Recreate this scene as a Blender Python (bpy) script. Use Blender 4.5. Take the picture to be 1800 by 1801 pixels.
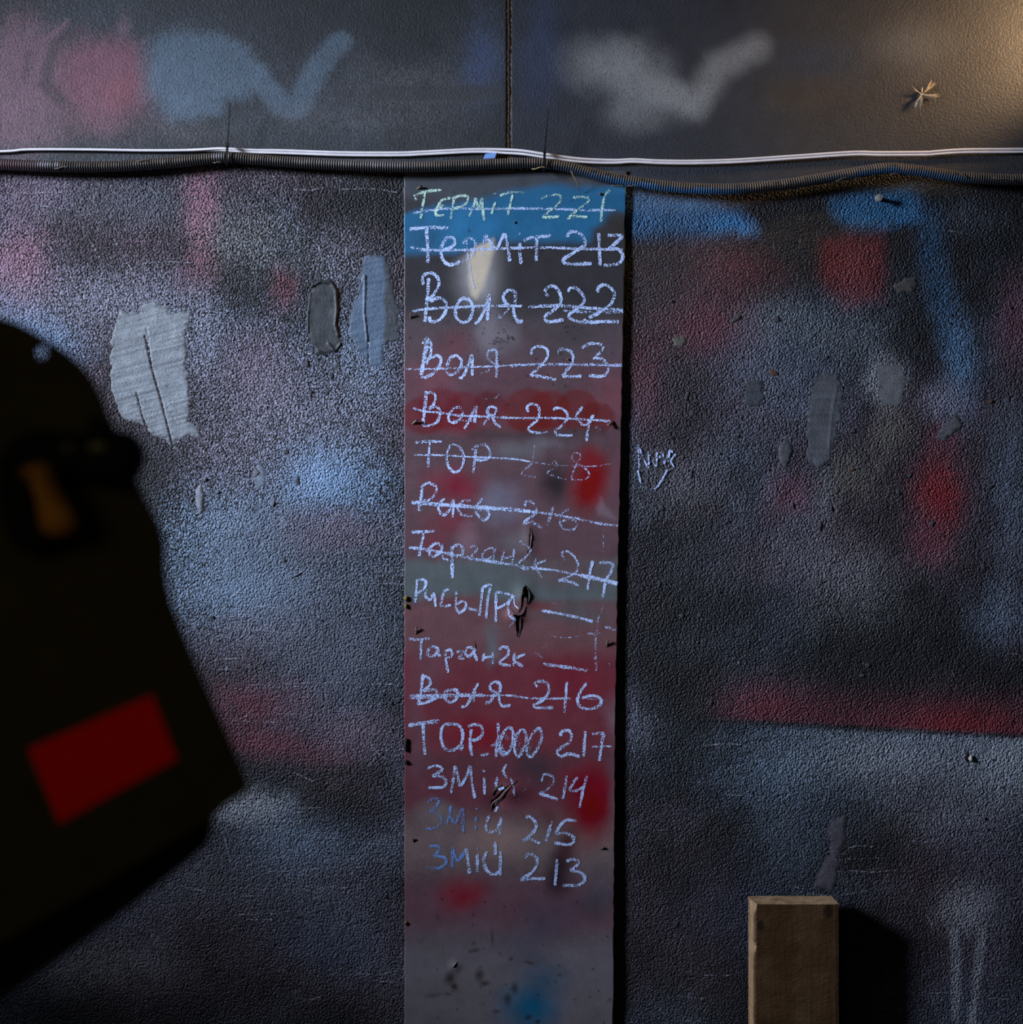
import bpy, bmesh, math, random
import numpy as np
from mathutils import Vector, Matrix

for o in list(bpy.data.objects):
    bpy.data.objects.remove(o, do_unlink=True)
SC = bpy.context.scene
COL = SC.collection
rng = np.random.RandomState(7)
random.seed(7)

# ------------------------------------------------------------------ scale
S = 0.0009            # metres per photograph pixel on the wall plane
D = 2.4               # camera to wall
ZC = 1.5              # camera height

def W(px, py, h=0.0):
    """point that stands h metres in front of the wall and is seen at pixel (px, py)"""
    k = (D - h) / D
    return Vector(((px - 900.0) * S * k, -h, ZC + (900.5 - py) * S * k))

# ------------------------------------------------------------------ camera
cam = bpy.data.cameras.new('camera')
camo = bpy.data.objects.new('camera', cam)
COL.objects.link(camo)
camo.location = (0, -D, ZC)
camo.rotation_euler = (math.pi / 2, 0, 0)
cam.sensor_width = 36.0
cam.sensor_fit = 'HORIZONTAL'
cam.lens = 36.0 * D / (1800 * S)
cam.clip_start = 0.05
cam.dof.use_dof = True
cam.dof.focus_distance = D - 0.005
cam.dof.aperture_fstop = 3.8
SC.camera = camo

# ------------------------------------------------------------------ world, lights, exposure
wd = bpy.data.worlds.new('dim_room')
SC.world = wd
wd.use_nodes = True
wd.node_tree.nodes['Background'].inputs['Color'].default_value = (0.75, 0.85, 1.0, 1)
wd.node_tree.nodes['Background'].inputs['Strength'].default_value = 0.010

def area(name, loc, target, size, size_y, power, color):
    l = bpy.data.lights.new(name, 'AREA')
    l.shape = 'RECTANGLE'; l.size = size; l.size_y = size_y
    l.energy = power; l.color = color
    o = bpy.data.objects.new(name, l); COL.objects.link(o)
    o.location = loc
    o.rotation_euler = (Vector(target) - Vector(loc)).to_track_quat('-Z', 'Y').to_euler()
    return o
day = area('daylight_opening', (-2.40, -1.40, 2.45), (0.03, 0, 1.62), 0.58, 0.58, 12.5, (0.80, 0.88, 1.0))
day.data.spread = math.radians(47)
area('plate_fill_light', (-0.55, -2.75, 1.75), (-0.22, -1.5, 1.45), 0.4, 0.4, 1.0, (1.0, 0.86, 0.66))  # added fill light behind the camera, brightens the plate, sticker and handle
sp = bpy.data.lights.new('warm_lamp', 'SPOT')
sp.energy = 24; sp.color = (1.0, 0.62, 0.30); sp.spot_size = math.radians(60); sp.spot_blend = 1.0
sp.shadow_soft_size = 0.03
spo = bpy.data.objects.new('warm_lamp', sp); COL.objects.link(spo)
spo.location = (1.03, -0.13, 2.30)
spo.rotation_euler = (Vector((0.74, 0, 2.235)) - spo.location).to_track_quat('-Z', 'Y').to_euler()

SC.view_settings.view_transform = 'Standard'
SC.view_settings.look = 'None'
SC.view_settings.exposure = 0.0
SC.view_settings.gamma = 1.0
SC.view_settings.use_curve_mapping = False

# ------------------------------------------------------------------ helpers
def tag(o, label=None, cat=None, group=None, kind=None):
    if label: o['label'] = label
    if cat: o['category'] = cat
    if group: o['group'] = group
    if kind: o['kind'] = kind
    return o

def link(name, me, mat=None, parent=None, smooth=False):
    o = bpy.data.objects.new(name, me)
    COL.objects.link(o)
    if mat: me.materials.append(mat)
    if parent: o.parent = parent
    if smooth:
        me.polygons.foreach_set('use_smooth', np.ones(len(me.polygons), dtype=bool))
    return o

def pymesh(name, verts, faces):
    me = bpy.data.meshes.new(name)
    me.from_pydata([tuple(v) for v in verts], [], faces)
    me.update()
    return me

def np_mesh(name, co, quads, smooth=True):
    me = bpy.data.meshes.new(name)
    n = len(co); m = len(quads)
    me.vertices.add(n); me.vertices.foreach_set('co', np.ascontiguousarray(co, dtype=np.float32).ravel())
    me.loops.add(m * 4); me.loops.foreach_set('vertex_index', np.ascontiguousarray(quads, dtype=np.int32).ravel())
    me.polygons.add(m)
    me.polygons.foreach_set('loop_start', np.arange(0, m * 4, 4, dtype=np.int32))
    if smooth: me.polygons.foreach_set('use_smooth', np.ones(m, dtype=bool))
    me.update(calc_edges=True)
    return me

def attr_color(me, name, rgb):
    a = me.attributes.new(name, 'FLOAT_COLOR', 'POINT')
    d = np.ones((len(me.vertices), 4), dtype=np.float32); d[:, :3] = rgb
    a.data.foreach_set('color', d.ravel())

def attr_float(me, name, v):
    a = me.attributes.new(name, 'FLOAT', 'POINT')
    a.data.foreach_set('value', np.ascontiguousarray(v, dtype=np.float32).ravel())

def smoothstep(a, b, x):
    t = np.clip((x - a) / (b - a), 0, 1)
    return t * t * (3 - 2 * t)

TABLES = {}
def vnoise(px, py, cell, seed):
    """value noise on pixel coordinates"""
    r = TABLES.get(seed)
    if r is None: r = TABLES[seed] = np.random.RandomState(seed).rand(256, 256)
    u = px / cell + 100; v = py / cell + 100
    iu = np.floor(u).astype(int); iv = np.floor(v).astype(int)
    fu = u - iu; fv = v - iv
    fu = fu * fu * (3 - 2 * fu); fv = fv * fv * (3 - 2 * fv)
    g = lambda a, b: r[a % 256, b % 256]
    return (g(iu, iv) * (1 - fu) + g(iu + 1, iv) * fu) * (1 - fv) + (g(iu, iv + 1) * (1 - fu) + g(iu + 1, iv + 1) * fu) * fv

def fbm(px, py, cell, seed, octs=4):
    t = 0; a = 1; s = 0
    for i in range(octs):
        t = t + a * vnoise(px, py, cell / 2 ** i, seed + i); s += a; a *= 0.5
    return t / s

def seg_dist(px, py, pts):
    d = np.full(px.shape, 1e9)
    for (x0, y0), (x1, y1) in zip(pts[:-1], pts[1:]):
        vx, vy = x1 - x0, y1 - y0
        L = vx * vx + vy * vy + 1e-9
        t = np.clip(((px - x0) * vx + (py - y0) * vy) / L, 0, 1)
        d = np.minimum(d, np.hypot(px - x0 - t * vx, py - y0 - t * vy))
    return d

def in_poly(px, py, pts):
    ins = np.zeros(px.shape, dtype=bool)
    n = len(pts)
    for i in range(n):
        x0, y0 = pts[i]; x1, y1 = pts[(i + 1) % n]
        if y0 == y1: continue
        c = ((y0 > py) != (y1 > py)) & (px < (x1 - x0) * (py - y0) / (y1 - y0) + x0)
        ins ^= c
    return ins

class Paint:
    """spray-paint layers on a set of pixel positions: an old coat (base) and a sprayed coat with coverage"""
    def __init__(s, px, py, base):
        s.px, s.py = px, py
        s.base = np.zeros(px.shape + (3,)) + np.array(base)
        s.top = np.zeros(px.shape + (3,)) + 0.1
        s.cov = np.zeros(px.shape)
        s.wx = (fbm(px, py, 46, 11, 3) - 0.5)
        s.wy = (fbm(px, py, 46, 31, 3) - 0.5)
    def over(s, m, col):
        b = np.clip(m, 0, 1)
        a2 = 1 - (1 - s.cov) * (1 - b)
        w = np.where(a2 > 1e-4, b / np.maximum(a2, 1e-4), 0)[..., None]
        s.top = s.top * (1 - w) + np.array(col) * w
        s.cov = a2
    def blob(s, cx, cy, rx, ry, col, a=0.8, ang=0, hard=0.0, warp=26):
        x = s.px - cx + s.wx * warp; y = s.py - cy + s.wy * warp
        c, n = math.cos(math.radians(ang)), math.sin(math.radians(ang))
        u = (x * c + y * n) / rx; v = (-x * n + y * c) / ry
        r = np.sqrt(u * u + v * v)
        s.over(a * (1 - smoothstep(hard, 1.25, r)), col)
    def stroke(s, pts, w, col, a=0.7, hard=0.3, warp=10):
        d = seg_dist(s.px + s.wx * warp, s.py + s.wy * warp, pts) / w
        s.over(a * (1 - smoothstep(hard, 1.0, d)), col)
    def poly(s, pts, col, a=0.9, soft=4, warp=4):
        x = s.px + s.wx * warp; y = s.py + s.wy * warp
        ins = in_poly(x, y, pts)
        d = seg_dist(x, y, list(pts) + [pts[0]])
        sd = np.where(ins, d, -d)
        s.over(a * smoothstep(-soft, soft, sd), col)

# ------------------------------------------------------------------ palette (real paint colours, linear)
DARK = (0.013, 0.0135, 0.018)
SLATE = (0.075, 0.090, 0.125)
LILAC = (0.215, 0.23, 0.325)
BLUE = (0.034, 0.15, 0.34)
SKYB = (0.16, 0.28, 0.48)
RED = (0.21, 0.008, 0.013)
WINE = (0.13, 0.030, 0.048)
PINK = (0.36, 0.14, 0.21)
MAUVE = (0.155, 0.10, 0.145)
PALE = (0.40, 0.44, 0.52)
GREY = (0.17, 0.18, 0.21)
OLIVE = (0.085, 0.088, 0.080)
BGREY = (0.17, 0.25, 0.38)
NAVY = (0.030, 0.045, 0.085)

# ------------------------------------------------------------------ materials
def new_mat(name):
    m = bpy.data.materials.new(name); m.use_nodes = True
    nt = m.node_tree
    return m, nt, nt.nodes['Principled BSDF']

def N(nt, t, **kw):
    n = nt.nodes.new(t)
    for k, v in kw.items():
        setattr(n, k, v)
    return n

def math_n(nt, op, a, b=None, c=None):
    n = N(nt, 'ShaderNodeMath', operation=op)
    for i, v in enumerate((a, b, c)):
        if v is None: continue
        if isinstance(v, (int, float)): n.inputs[i].default_value = v
        else: nt.links.new(v, n.inputs[i])
    return n.outputs[0]

def noise(nt, vec, scale, detail=3, rough=0.55, stretch=None):
    if stretch:
        mp = N(nt, 'ShaderNodeMapping'); mp.inputs['Scale'].default_value = stretch
        nt.links.new(vec, mp.inputs['Vector']); vec = mp.outputs[0]
    n = N(nt, 'ShaderNodeTexNoise'); n.inputs['Scale'].default_value = scale
    n.inputs['Detail'].default_value = detail; n.inputs['Roughness'].default_value = rough
    nt.links.new(vec, n.inputs['Vector'])
    return n.outputs[0]

def paint_mat(name, grain, bump, speckle, rough, pits=0.0, grains=0.0, spec=0.35):
    """old coat + sprayed coat on a rough ground; the spray catches on the high grains only"""
    m, nt, p = new_mat(name)
    tc = N(nt, 'ShaderNodeTexCoord').outputs['Object']
    ab = N(nt, 'ShaderNodeAttribute', attribute_name='base').outputs['Color']
    at = N(nt, 'ShaderNodeAttribute', attribute_name='top').outputs['Color']
    ac = N(nt, 'ShaderNodeAttribute', attribute_name='cov').outputs['Fac']
    n1 = noise(nt, tc, grain, 2.5, 0.55)
    n2 = noise(nt, tc, grain * 0.3, 3, 0.6)
    h = math_n(nt, 'ADD', math_n(nt, 'MULTIPLY', n1, 0.72), math_n(nt, 'MULTIPLY', n2, 0.28))
    hc = math_n(nt, 'SUBTRACT', h, 0.5)
    par = math_n(nt, 'MULTIPLY', math_n(nt, 'MULTIPLY', ac, math_n(nt, 'SUBTRACT', 1.0, ac)), 4.0)
    k = math_n(nt, 'MULTIPLY', hc, speckle)
    if speckle > 2:
        sk = N(nt, 'ShaderNodeAttribute', attribute_name='spk').outputs['Fac']
        k = math_n(nt, 'MULTIPLY', k, sk)
    x = math_n(nt, 'ADD', ac, math_n(nt, 'MULTIPLY', k, par))
    mr = N(nt, 'ShaderNodeMapRange', interpolation_type='SMOOTHSTEP'); mr.inputs[1].default_value = 0.0; mr.inputs[2].default_value = 1.0
    nt.links.new(x, mr.inputs[0])
    mx = N(nt, 'ShaderNodeMix', data_type='RGBA')
    nt.links.new(mr.outputs[0], mx.inputs[0]); nt.links.new(ab, mx.inputs[6]); nt.links.new(at, mx.inputs[7])
    if pits:                                              # specks the paint never reached
        n4 = noise(nt, tc, grain * 1.5, 2, 0.6)
        mp = N(nt, 'ShaderNodeMapRange', interpolation_type='SMOOTHSTEP'); mp.inputs[1].default_value = 0.30; mp.inputs[2].default_value = 0.43
        mp.inputs[3].default_value = pits; mp.inputs[4].default_value = 0.0
        nt.links.new(n4, mp.inputs[0])
        m2 = N(nt, 'ShaderNodeMix', data_type='RGBA')
        nt.links.new(mp.outputs[0], m2.inputs[0]); nt.links.new(mx.outputs[2], m2.inputs[6]); m2.inputs[7].default_value = (0.008, 0.008, 0.010, 1)
        mx = m2
        h = math_n(nt, 'SUBTRACT', h, math_n(nt, 'MULTIPLY', mp.outputs[0], 0.25))
    n3 = noise(nt, tc, grain * 0.12, 4, 0.6)              # patchy wear of the coat
    g = math_n(nt, 'ADD', 0.70, math_n(nt, 'MULTIPLY', n3, 0.60))
    vm = N(nt, 'ShaderNodeVectorMath', operation='SCALE')
    nt.links.new(mx.outputs[2], vm.inputs[0]); nt.links.new(g, vm.inputs['Scale'])
    nt.links.new(vm.outputs[0], p.inputs['Base Color'])
    p.inputs['Roughness'].default_value = rough
    p.inputs['Specular IOR Level'].default_value = spec
    if grains:                                            # round sand grains under the paint
        vo = N(nt, 'ShaderNodeTexVoronoi', feature='SMOOTH_F1'); vo.inputs['Scale'].default_value = grain * 1.1
        vo.inputs['Smoothness'].default_value = 0.35
        nt.links.new(tc, vo.inputs['Vector'])
        h = math_n(nt, 'ADD', math_n(nt, 'MULTIPLY', h, 0.75), math_n(nt, 'MULTIPLY', math_n(nt, 'SUBTRACT', 0.5, vo.outputs['Distance']), grains))
    b = N(nt, 'ShaderNodeBump'); b.inputs['Strength'].default_value = 1.0; b.inputs['Distance'].default_value = bump
    nt.links.new(h, b.inputs['Height'])
    nt.links.new(b.outputs[0], p.inputs['Normal'])
    return m

def plain(name, col, rough=0.6, metal=0.0, nscale=120, var=0.35, bump=0.0005, col2=None, stretch=None, spec=0.3):
    m, nt, p = new_mat(name)
    tc = N(nt, 'ShaderNodeTexCoord').outputs['Object']
    n1 = noise(nt, tc, nscale, 4, 0.6, stretch)
    mr = N(nt, 'ShaderNodeMapRange'); mr.inputs[1].default_value = 0.35; mr.inputs[2].default_value = 0.65
    nt.links.new(n1, mr.inputs[0])
    mx = N(nt, 'ShaderNodeMix', data_type='RGBA')
    nt.links.new(mr.outputs[0], mx.inputs[0])
    c2 = col2 or tuple(c * (1 - var) for c in col)
    mx.inputs[6].default_value = (*c2, 1); mx.inputs[7].default_value = (*col, 1)
    nt.links.new(mx.outputs[2], p.inputs['Base Color'])
    p.inputs['Roughness'].default_value = rough; p.inputs['Metallic'].default_value = metal
    p.inputs['Specular IOR Level'].default_value = spec
    if bump:
        b = N(nt, 'ShaderNodeBump'); b.inputs['Distance'].default_value = bump; b.inputs['Strength'].default_value = 0.8
        nt.links.new(n1, b.inputs['Height']); nt.links.new(b.outputs[0], p.inputs['Normal'])
    return m

M_STUCCO = paint_mat('painted_stucco', 300, 0.0022, 4.8, 0.55, grains=1.1, spec=0.28)
M_SHEET = paint_mat('painted_rough_sheet', 270, 0.0018, 2.2, 0.60, pits=0.6)
M_STRIP = paint_mat('painted_smooth_metal', 330, 0.00035, 1.0, 0.42, spec=0.25)
M_PUTTY = paint_mat('trowelled_putty', 300, 0.0010, 2.0, 0.55, pits=0.75)
M_RUST = plain('rusty_seam', (0.10, 0.050, 0.022), 0.85, nscale=260, bump=0.002, col2=(0.010, 0.007, 0.006))
M_WIRE = plain('white_cable_sheath', (0.78, 0.76, 0.84), 0.35, nscale=60, var=0.12, bump=0)
M_NAIL = plain('weathered_nail', (0.20, 0.165, 0.15), 0.5, metal=0.3, nscale=500, col2=(0.03, 0.02, 0.016))
M_NAILP = plain('painted_nail_head', (0.22, 0.21, 0.22), 0.5, metal=0.1, nscale=500, col2=(0.08, 0.07, 0.06))
M_TIE = plain('black_nylon', (0.012, 0.012, 0.014), 0.45, nscale=200, bump=0)
M_CLIP = plain('pale_blue_plastic', (0.20, 0.36, 0.80), 0.4, nscale=100, var=0.1, bump=0)
M_FLUFF = plain('pale_seed_fluff', (0.70, 0.60, 0.48), 0.8, nscale=300, bump=0)
M_STRAW = plain('dry_straw', (0.40, 0.30, 0.17), 0.8, nscale=300, bump=0)
M_CRUMB = plain('rusty_crumb', (0.10, 0.048, 0.034), 0.8, nscale=300)
M_FOAM = plain('old_yellow_foam', (0.22, 0.15, 0.035), 0.9, nscale=200, bump=0.002)
M_HOLE = plain('bare_torn_metal', (0.020, 0.014, 0.012), 0.7, nscale=300, col2=(0.006, 0.005, 0.005))
M_OLIVE = plain('matt_dark_olive_paint', (0.046, 0.037, 0.016), 0.8, nscale=30, var=0.2, bump=0, spec=0.05)
M_BLACK = plain('black_rubber', (0.006, 0.006, 0.006), 0.7, nscale=50, bump=0, spec=0.08)
M_REDS = plain('red_sticker_film', (0.85, 0.004, 0.004), 0.6, nscale=20, var=0.05, bump=0, spec=0.05)
M_AMBER = plain('amber_wood', (0.46, 0.175, 0.014), 0.6, nscale=40, var=0.3, bump=0, spec=0.15)
M_LED = plain('olive_tape_label', (0.17, 0.16, 0.05), 0.6, nscale=60, bump=0, spec=0.1)
M_FLOOR = plain('dusty_concrete_floor', (0.12, 0.115, 0.11), 0.9, nscale=25, bump=0.003)
M_LUMP = plain('plaster_lump', (0.10, 0.10, 0.125), 0.65, nscale=260, bump=0.001, col2=(0.03, 0.03, 0.04))
M_PLUMP = plain('pale_plaster_lump', (0.24, 0.26, 0.33), 0.6, nscale=260, bump=0.001, col2=(0.12, 0.13, 0.17))

def chalk_mat(name, col, fine=520.0):
    m, nt, p = new_mat(name)
    tc = N(nt, 'ShaderNodeTexCoord').outputs['Object']
    cov = N(nt, 'ShaderNodeAttribute', attribute_name='cov').outputs['Fac']
    n1 = noise(nt, tc, fine, 2, 0.6)
    n2 = noise(nt, tc, fine * 0.22, 2, 0.5)
    h = math_n(nt, 'ADD', math_n(nt, 'MULTIPLY', n1, 0.75), math_n(nt, 'MULTIPLY', n2, 0.25))
    x = math_n(nt, 'ADD', math_n(nt, 'SUBTRACT', cov, 0.5), math_n(nt, 'MULTIPLY', math_n(nt, 'SUBTRACT', h, 0.5), 3.0))
    mr = N(nt, 'ShaderNodeMapRange'); mr.inputs[1].default_value = -0.02; mr.inputs[2].default_value = 0.30
    nt.links.new(x, mr.inputs[0])
    nt.links.new(mr.outputs[0], p.inputs['Alpha'])
    p.inputs['Base Color'].default_value = (*col, 1)
    p.inputs['Roughness'].default_value = 0.95
    p.inputs['Specular IOR Level'].default_value = 0.05
    return m
M_CH = chalk_mat('white_chalk', (0.46, 0.59, 0.96))
M_CHG = chalk_mat('pale_green_chalk', (0.50, 0.74, 0.70))
M_CHB = chalk_mat('blue_chalk', (0.16, 0.30, 0.72))
M_CHW = chalk_mat('chalk_on_stucco', (0.45, 0.58, 0.95), 260)
M_SCUFF = chalk_mat('scuffed_paint', (0.36, 0.37, 0.46), 420)

# ------------------------------------------------------------------ floor
fl = pymesh('floor', [(-4, -5, 0), (4, -5, 0), (4, 0.3, 0), (-4, 0.3, 0), (-4, -5, -0.1), (4, -5, -0.1), (4, 0.3, -0.1), (-4, 0.3, -0.1)],
            [(0, 1, 2, 3), (7, 6, 5, 4), (0, 4, 5, 1), (1, 5, 6, 2), (2, 6, 7, 3), (3, 7, 4, 0)])
tag(link('floor', fl, M_FLOOR), 'dusty grey concrete floor', None, None, 'structure')

# ------------------------------------------------------------------ wall painting
def paint_lower(px, py):
    P = Paint(px, py, DARK)
    f = fbm(px, py, 190, 3, 4)[..., None]
    P.base = P.base * (0.75 + 0.5 * f)
    # overall thin grey/purple overspray
    P.over(0.30 * smoothstep(0.3, 0.8, fbm(px, py, 240, 5, 4)), MAUVE)
    P.over(0.24 * smoothstep(0.35, 0.8, fbm(px, py, 200, 8, 4)), BGREY)
    # ---- left of the strip
    P.blob(60, 340, 120, 60, MAUVE, 0.5)
    P.blob(250, 360, 220, 60, SLATE, 0.5)
    P.blob(355, 370, 45, 120, PINK, 0.42)
    P.blob(345, 480, 60, 60, WINE, 0.4)
    P.blob(30, 470, 80, 100, PINK, 0.40)
    P.blob(170, 520, 260, 70, LILAC, 0.35)
    P.blob(430, 420, 110, 80, GREY, 0.45)
    P.blob(590, 460, 90, 90, LILAC, 0.35)
    P.blob(500, 510, 40, 60, WINE, 0.5)
    P.blob(70, 590, 120, 60, SKYB, 0.46, ang=25)
    P.blob(240, 560, 160, 90, LILAC, 0.29)
    P.blob(450, 640, 90, 100, MAUVE, 0.45)
    P.blob(360, 600, 40, 120, LILAC, 0.38)
    P.blob(500, 760, 260, 150, LILAC, 0.39)
    P.blob(650, 610, 70, 130, BGREY, 0.45)
    P.blob(590, 850, 130, 90, SKYB, 0.52)
    P.blob(560, 850, 60, 50, (0.24, 0.38, 0.64), 0.42)
    P.blob(400, 930, 160, 120, BGREY, 0.55)
    P.blob(560, 1000, 230, 150, SLATE, 0.45)
    P.blob(420, 1040, 160, 70, BGREY, 0.55)
    P.blob(600, 930, 120, 50, MAUVE, 0.4)
    P.blob(420, 1120, 130, 60, LILAC, 0.25)
    P.blob(600, 1150, 160, 90, SLATE, 0.5)
    P.blob(450, 1240, 130, 55, WINE, 0.55)
    P.blob(470, 1310, 160, 40, WINE, 0.65, ang=8)
    P.blob(620, 1290, 100, 60, MAUVE, 0.5)
    P.blob(440, 1420, 110, 45, PALE, 0.45)
    P.blob(520, 1480, 170, 70, BGREY, 0.38)
    P.blob(420, 1560, 200, 80, SLATE, 0.45)
    P.blob(160, 1700, 200, 70, GREY, 0.40)
    P.blob(560, 1660, 150, 60, NAVY, 0.5)
    # ---- right of the strip
    P.poly([(1085, 335), (1240, 345), (1300, 372), (1332, 412), (1230, 416), (1085, 418)], BLUE, 0.62, 22)
    P.blob(1290, 398, 52, 22, (0.045, 0.20, 0.46), 0.55)
    P.poly([(1460, 350), (1520, 335), (1600, 340), (1620, 385), (1560, 405), (1490, 400), (1462, 380)], BLUE, 0.66, 20)
    P.stroke([(1600, 360), (1632, 390), (1640, 450), (1660, 540), (1690, 640)], 50, BLUE, 0.33, 0.0)
    P.blob(1690, 650, 50, 130, SKYB, 0.30)
    P.blob(1710, 380, 110, 50, SLATE, 0.36)
    P.poly([(1440, 420), (1555, 412), (1562, 460), (1560, 530), (1480, 542), (1440, 500)], RED, 0.36, 22, 14)
    P.blob(1500, 470, 70, 70, (0.15, 0.028, 0.026), 0.5)
    P.blob(1300, 480, 130, 70, WINE, 0.46)
    P.blob(1180, 470, 90, 110, DARK, 0.6)
    P.blob(1250, 580, 110, 70, WINE, 0.50)
    P.blob(1380, 560, 100, 60, GREY, 0.30)
    P.blob(1500, 590, 100, 70, GREY, 0.30)
    P.blob(1790, 560, 60, 120, WINE, 0.55)
    P.blob(1130, 680, 50, 140, WINE, 0.42)
    P.blob(1340, 650, 160, 60, SLATE, 0.25)
    P.blob(1560, 670, 45, 60, PALE, 0.34, hard=0.3)
    P.blob(1655, 705, 55, 50, LILAC, 0.45)
    P.blob(1570, 760, 50, 60, OLIVE, 0.75)
    P.blob(1500, 830, 70, 70, OLIVE, 0.55)
    P.blob(1200, 850, 110, 90, GREY, 0.26)
    P.blob(1390, 870, 60, 60, WINE, 0.5)
    P.blob(1450, 880, 30, 70, GREY, 0.32)
    P.blob(1655, 870, 68, 92, RED, 0.60, warp=30)
    P.blob(1660, 870, 36, 60, RED, 0.25, warp=20)
    P.blob(1640, 960, 60, 60, WINE, 0.62)
    P.blob(1660, 770, 40, 40, WINE, 0.5)
    P.blob(1770, 760, 70, 150, SLATE, 0.43)
    P.blob(1780, 900, 60, 200, BGREY, 0.27)
    P.blob(1450, 980, 130, 70, GREY, 0.29)
    P.blob(1260, 1000, 150, 90, SLATE, 0.29)
    P.blob(1520, 1020, 110, 60, GREY, 0.29)
    P.blob(1500, 1080, 150, 60, GREY, 0.27)
    P.blob(1760, 1090, 80, 80, BGREY, 0.35)
    P.blob(1220, 1130, 120, 60, SLATE, 0.25)
    # red band with a masked straight lower edge
    e = 1268 + (px - 1230) * (29.0 / 570)
    m = smoothstep(0, 10, e - py) * smoothstep(1180, 1330, px)
    P.over(0.52 * m * (1 - smoothstep(10, 120, e - py)), WINE)
    P.over(0.52 * m * np.exp(-((px - 1680) / 110) ** 2) * np.exp(-((py - 1280) / 38) ** 2), RED)
    P.over(0.20 * m * np.exp(-((px - 1350) / 80) ** 2) * np.exp(-((py - 1235) / 40) ** 2), RED)
    m2 = smoothstep(-2, 6, py - e)
    P.over(0.30 * m2 * np.exp(-((py - 1290) / 80) ** 2) * smoothstep(1200, 1400, px), BGREY)
    P.over(0.42 * m2 * np.exp(-((px - 1790) / 90) ** 2) * np.exp(-((py - 1340) / 80) ** 2), PALE)
    P.over(0.30 * m2 * np.exp(-((px - 1560) / 160) ** 2) * np.exp(-((py - 1330) / 60) ** 2), PALE)
    P.blob(1120, 1270, 70, 80, LILAC, 0.34)
    P.blob(1330, 1370, 130, 60, BGREY, 0.20)
    P.blob(1640, 1440, 160, 60, GREY, 0.30)
    P.blob(1380, 1470, 120, 70, SLATE, 0.30)
    P.blob(1700, 1600, 70, 60, PALE, 0.36)
    P.stroke([(1680, 1640), (1682, 1790)], 12, PALE, 0.30)
    P.stroke([(1728, 1640), (1718, 1700), (1712, 1800)], 12, PALE, 0.32)
    P.blob(1520, 1560, 90, 40, SLATE, 0.3)
    P.blob(1290, 1600, 160, 120, NAVY, 0.4)
    return P

def paint_upper(px, py):
    P = Paint(px, py, (0.026, 0.030, 0.038))
    f = fbm(px, py, 150, 13, 4)[..., None]
    P.base = P.base * (0.7 + 0.6 * f)
    P.over(0.30 * smoothstep(0.3, 0.75, fbm(px, py, 180, 15, 4)), SLATE)
    right = smoothstep(893, 897, px)
    P.over(0.55 * right, (0.024, 0.029, 0.046))
    P.over(0.6 * smoothstep(1250, 1420, px), (0.040, 0.038, 0.040))
    # left sheet: pink, blue-grey arcs
    P.blob(40, 150, 90, 150, (0.150, 0.088, 0.122), 0.85, hard=0.4)
    P.blob(150, 215, 190, 50, (0.12, 0.075, 0.10), 0.6)
    P.blob(190, 140, 100, 85, (0.165, 0.072, 0.105), 0.90, hard=0.45)
    P.blob(215, 165, 45, 40, (0.185, 0.064, 0.085), 0.6)
    P.stroke([(120, 40), (80, 75), (62, 140)], 10, (0.150, 0.088, 0.122), 0.7)
    P.stroke([(150, 50), (100, 75), (78, 150), (110, 180)], 16, (0.055, 0.040, 0.052), 0.75, 0.2)
    P.stroke([(48, 90), (44, 140)], 7, (0.055, 0.040, 0.052), 0.6, 0.2)
    P.blob(310, 130, 70, 90, (0.080, 0.118, 0.170), 0.72, hard=0.3)
    P.poly([(280, 70), (380, 55), (440, 85), (462, 130), (440, 175), (400, 180), (390, 205), (300, 212), (270, 160)], (0.080, 0.118, 0.170), 0.78, 16)
    P.stroke([(455, 130), (490, 185), (525, 190), (560, 120), (600, 75)], 30, (0.080, 0.118, 0.170), 0.72, 0.35)
    P.blob(350, 235, 90, 30, (0.10, 0.105, 0.12), 0.35)
    P.blob(215, 45, 18, 30, MAUVE, 0.5)
    P.blob(720, 150, 150, 60, (0.10, 0.105, 0.12), 0.34)
    P.blob(640, 210, 260, 40, (0.10, 0.105, 0.12), 0.30)
    P.blob(850, 110, 50, 110, (0.045, 0.075, 0.17), 0.55)
    lft = 1 - smoothstep(885, 890, px)
    P.over(0.75 * lft * smoothstep(560, 680, px) * smoothstep(149, 153, py) * (1 - smoothstep(179, 183, py)), (0.040, 0.044, 0.052))
    # right sheet: grey-white spray in a V
    P.blob(955, 90, 50, 130, (0.035, 0.055, 0.13), 0.5)
    P.blob(1080, 115, 105, 62, (0.24, 0.26, 0.29), 0.70, hard=0.1)
    P.blob(1140, 160, 80, 60, (0.24, 0.26, 0.29), 0.60, ang=35)
    P.blob(1105, 205, 55, 40, (0.24, 0.26, 0.29), 0.38)
    P.stroke([(1160, 160), (1225, 180), (1260, 120), (1330, 85)], 42, (0.24, 0.26, 0.29), 0.62, 0.05)
    P.blob(1215, 185, 40, 40, (0.24, 0.26, 0.29), 0.4)
    P.blob(1440, 110, 110, 60, NAVY, 0.5)
    P.blob(1600, 80, 90, 60, GREY, 0.28)
    P.blob(1420, 170, 120, 40, (0.06, 0.045, 0.035), 0.4)
    return P

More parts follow.
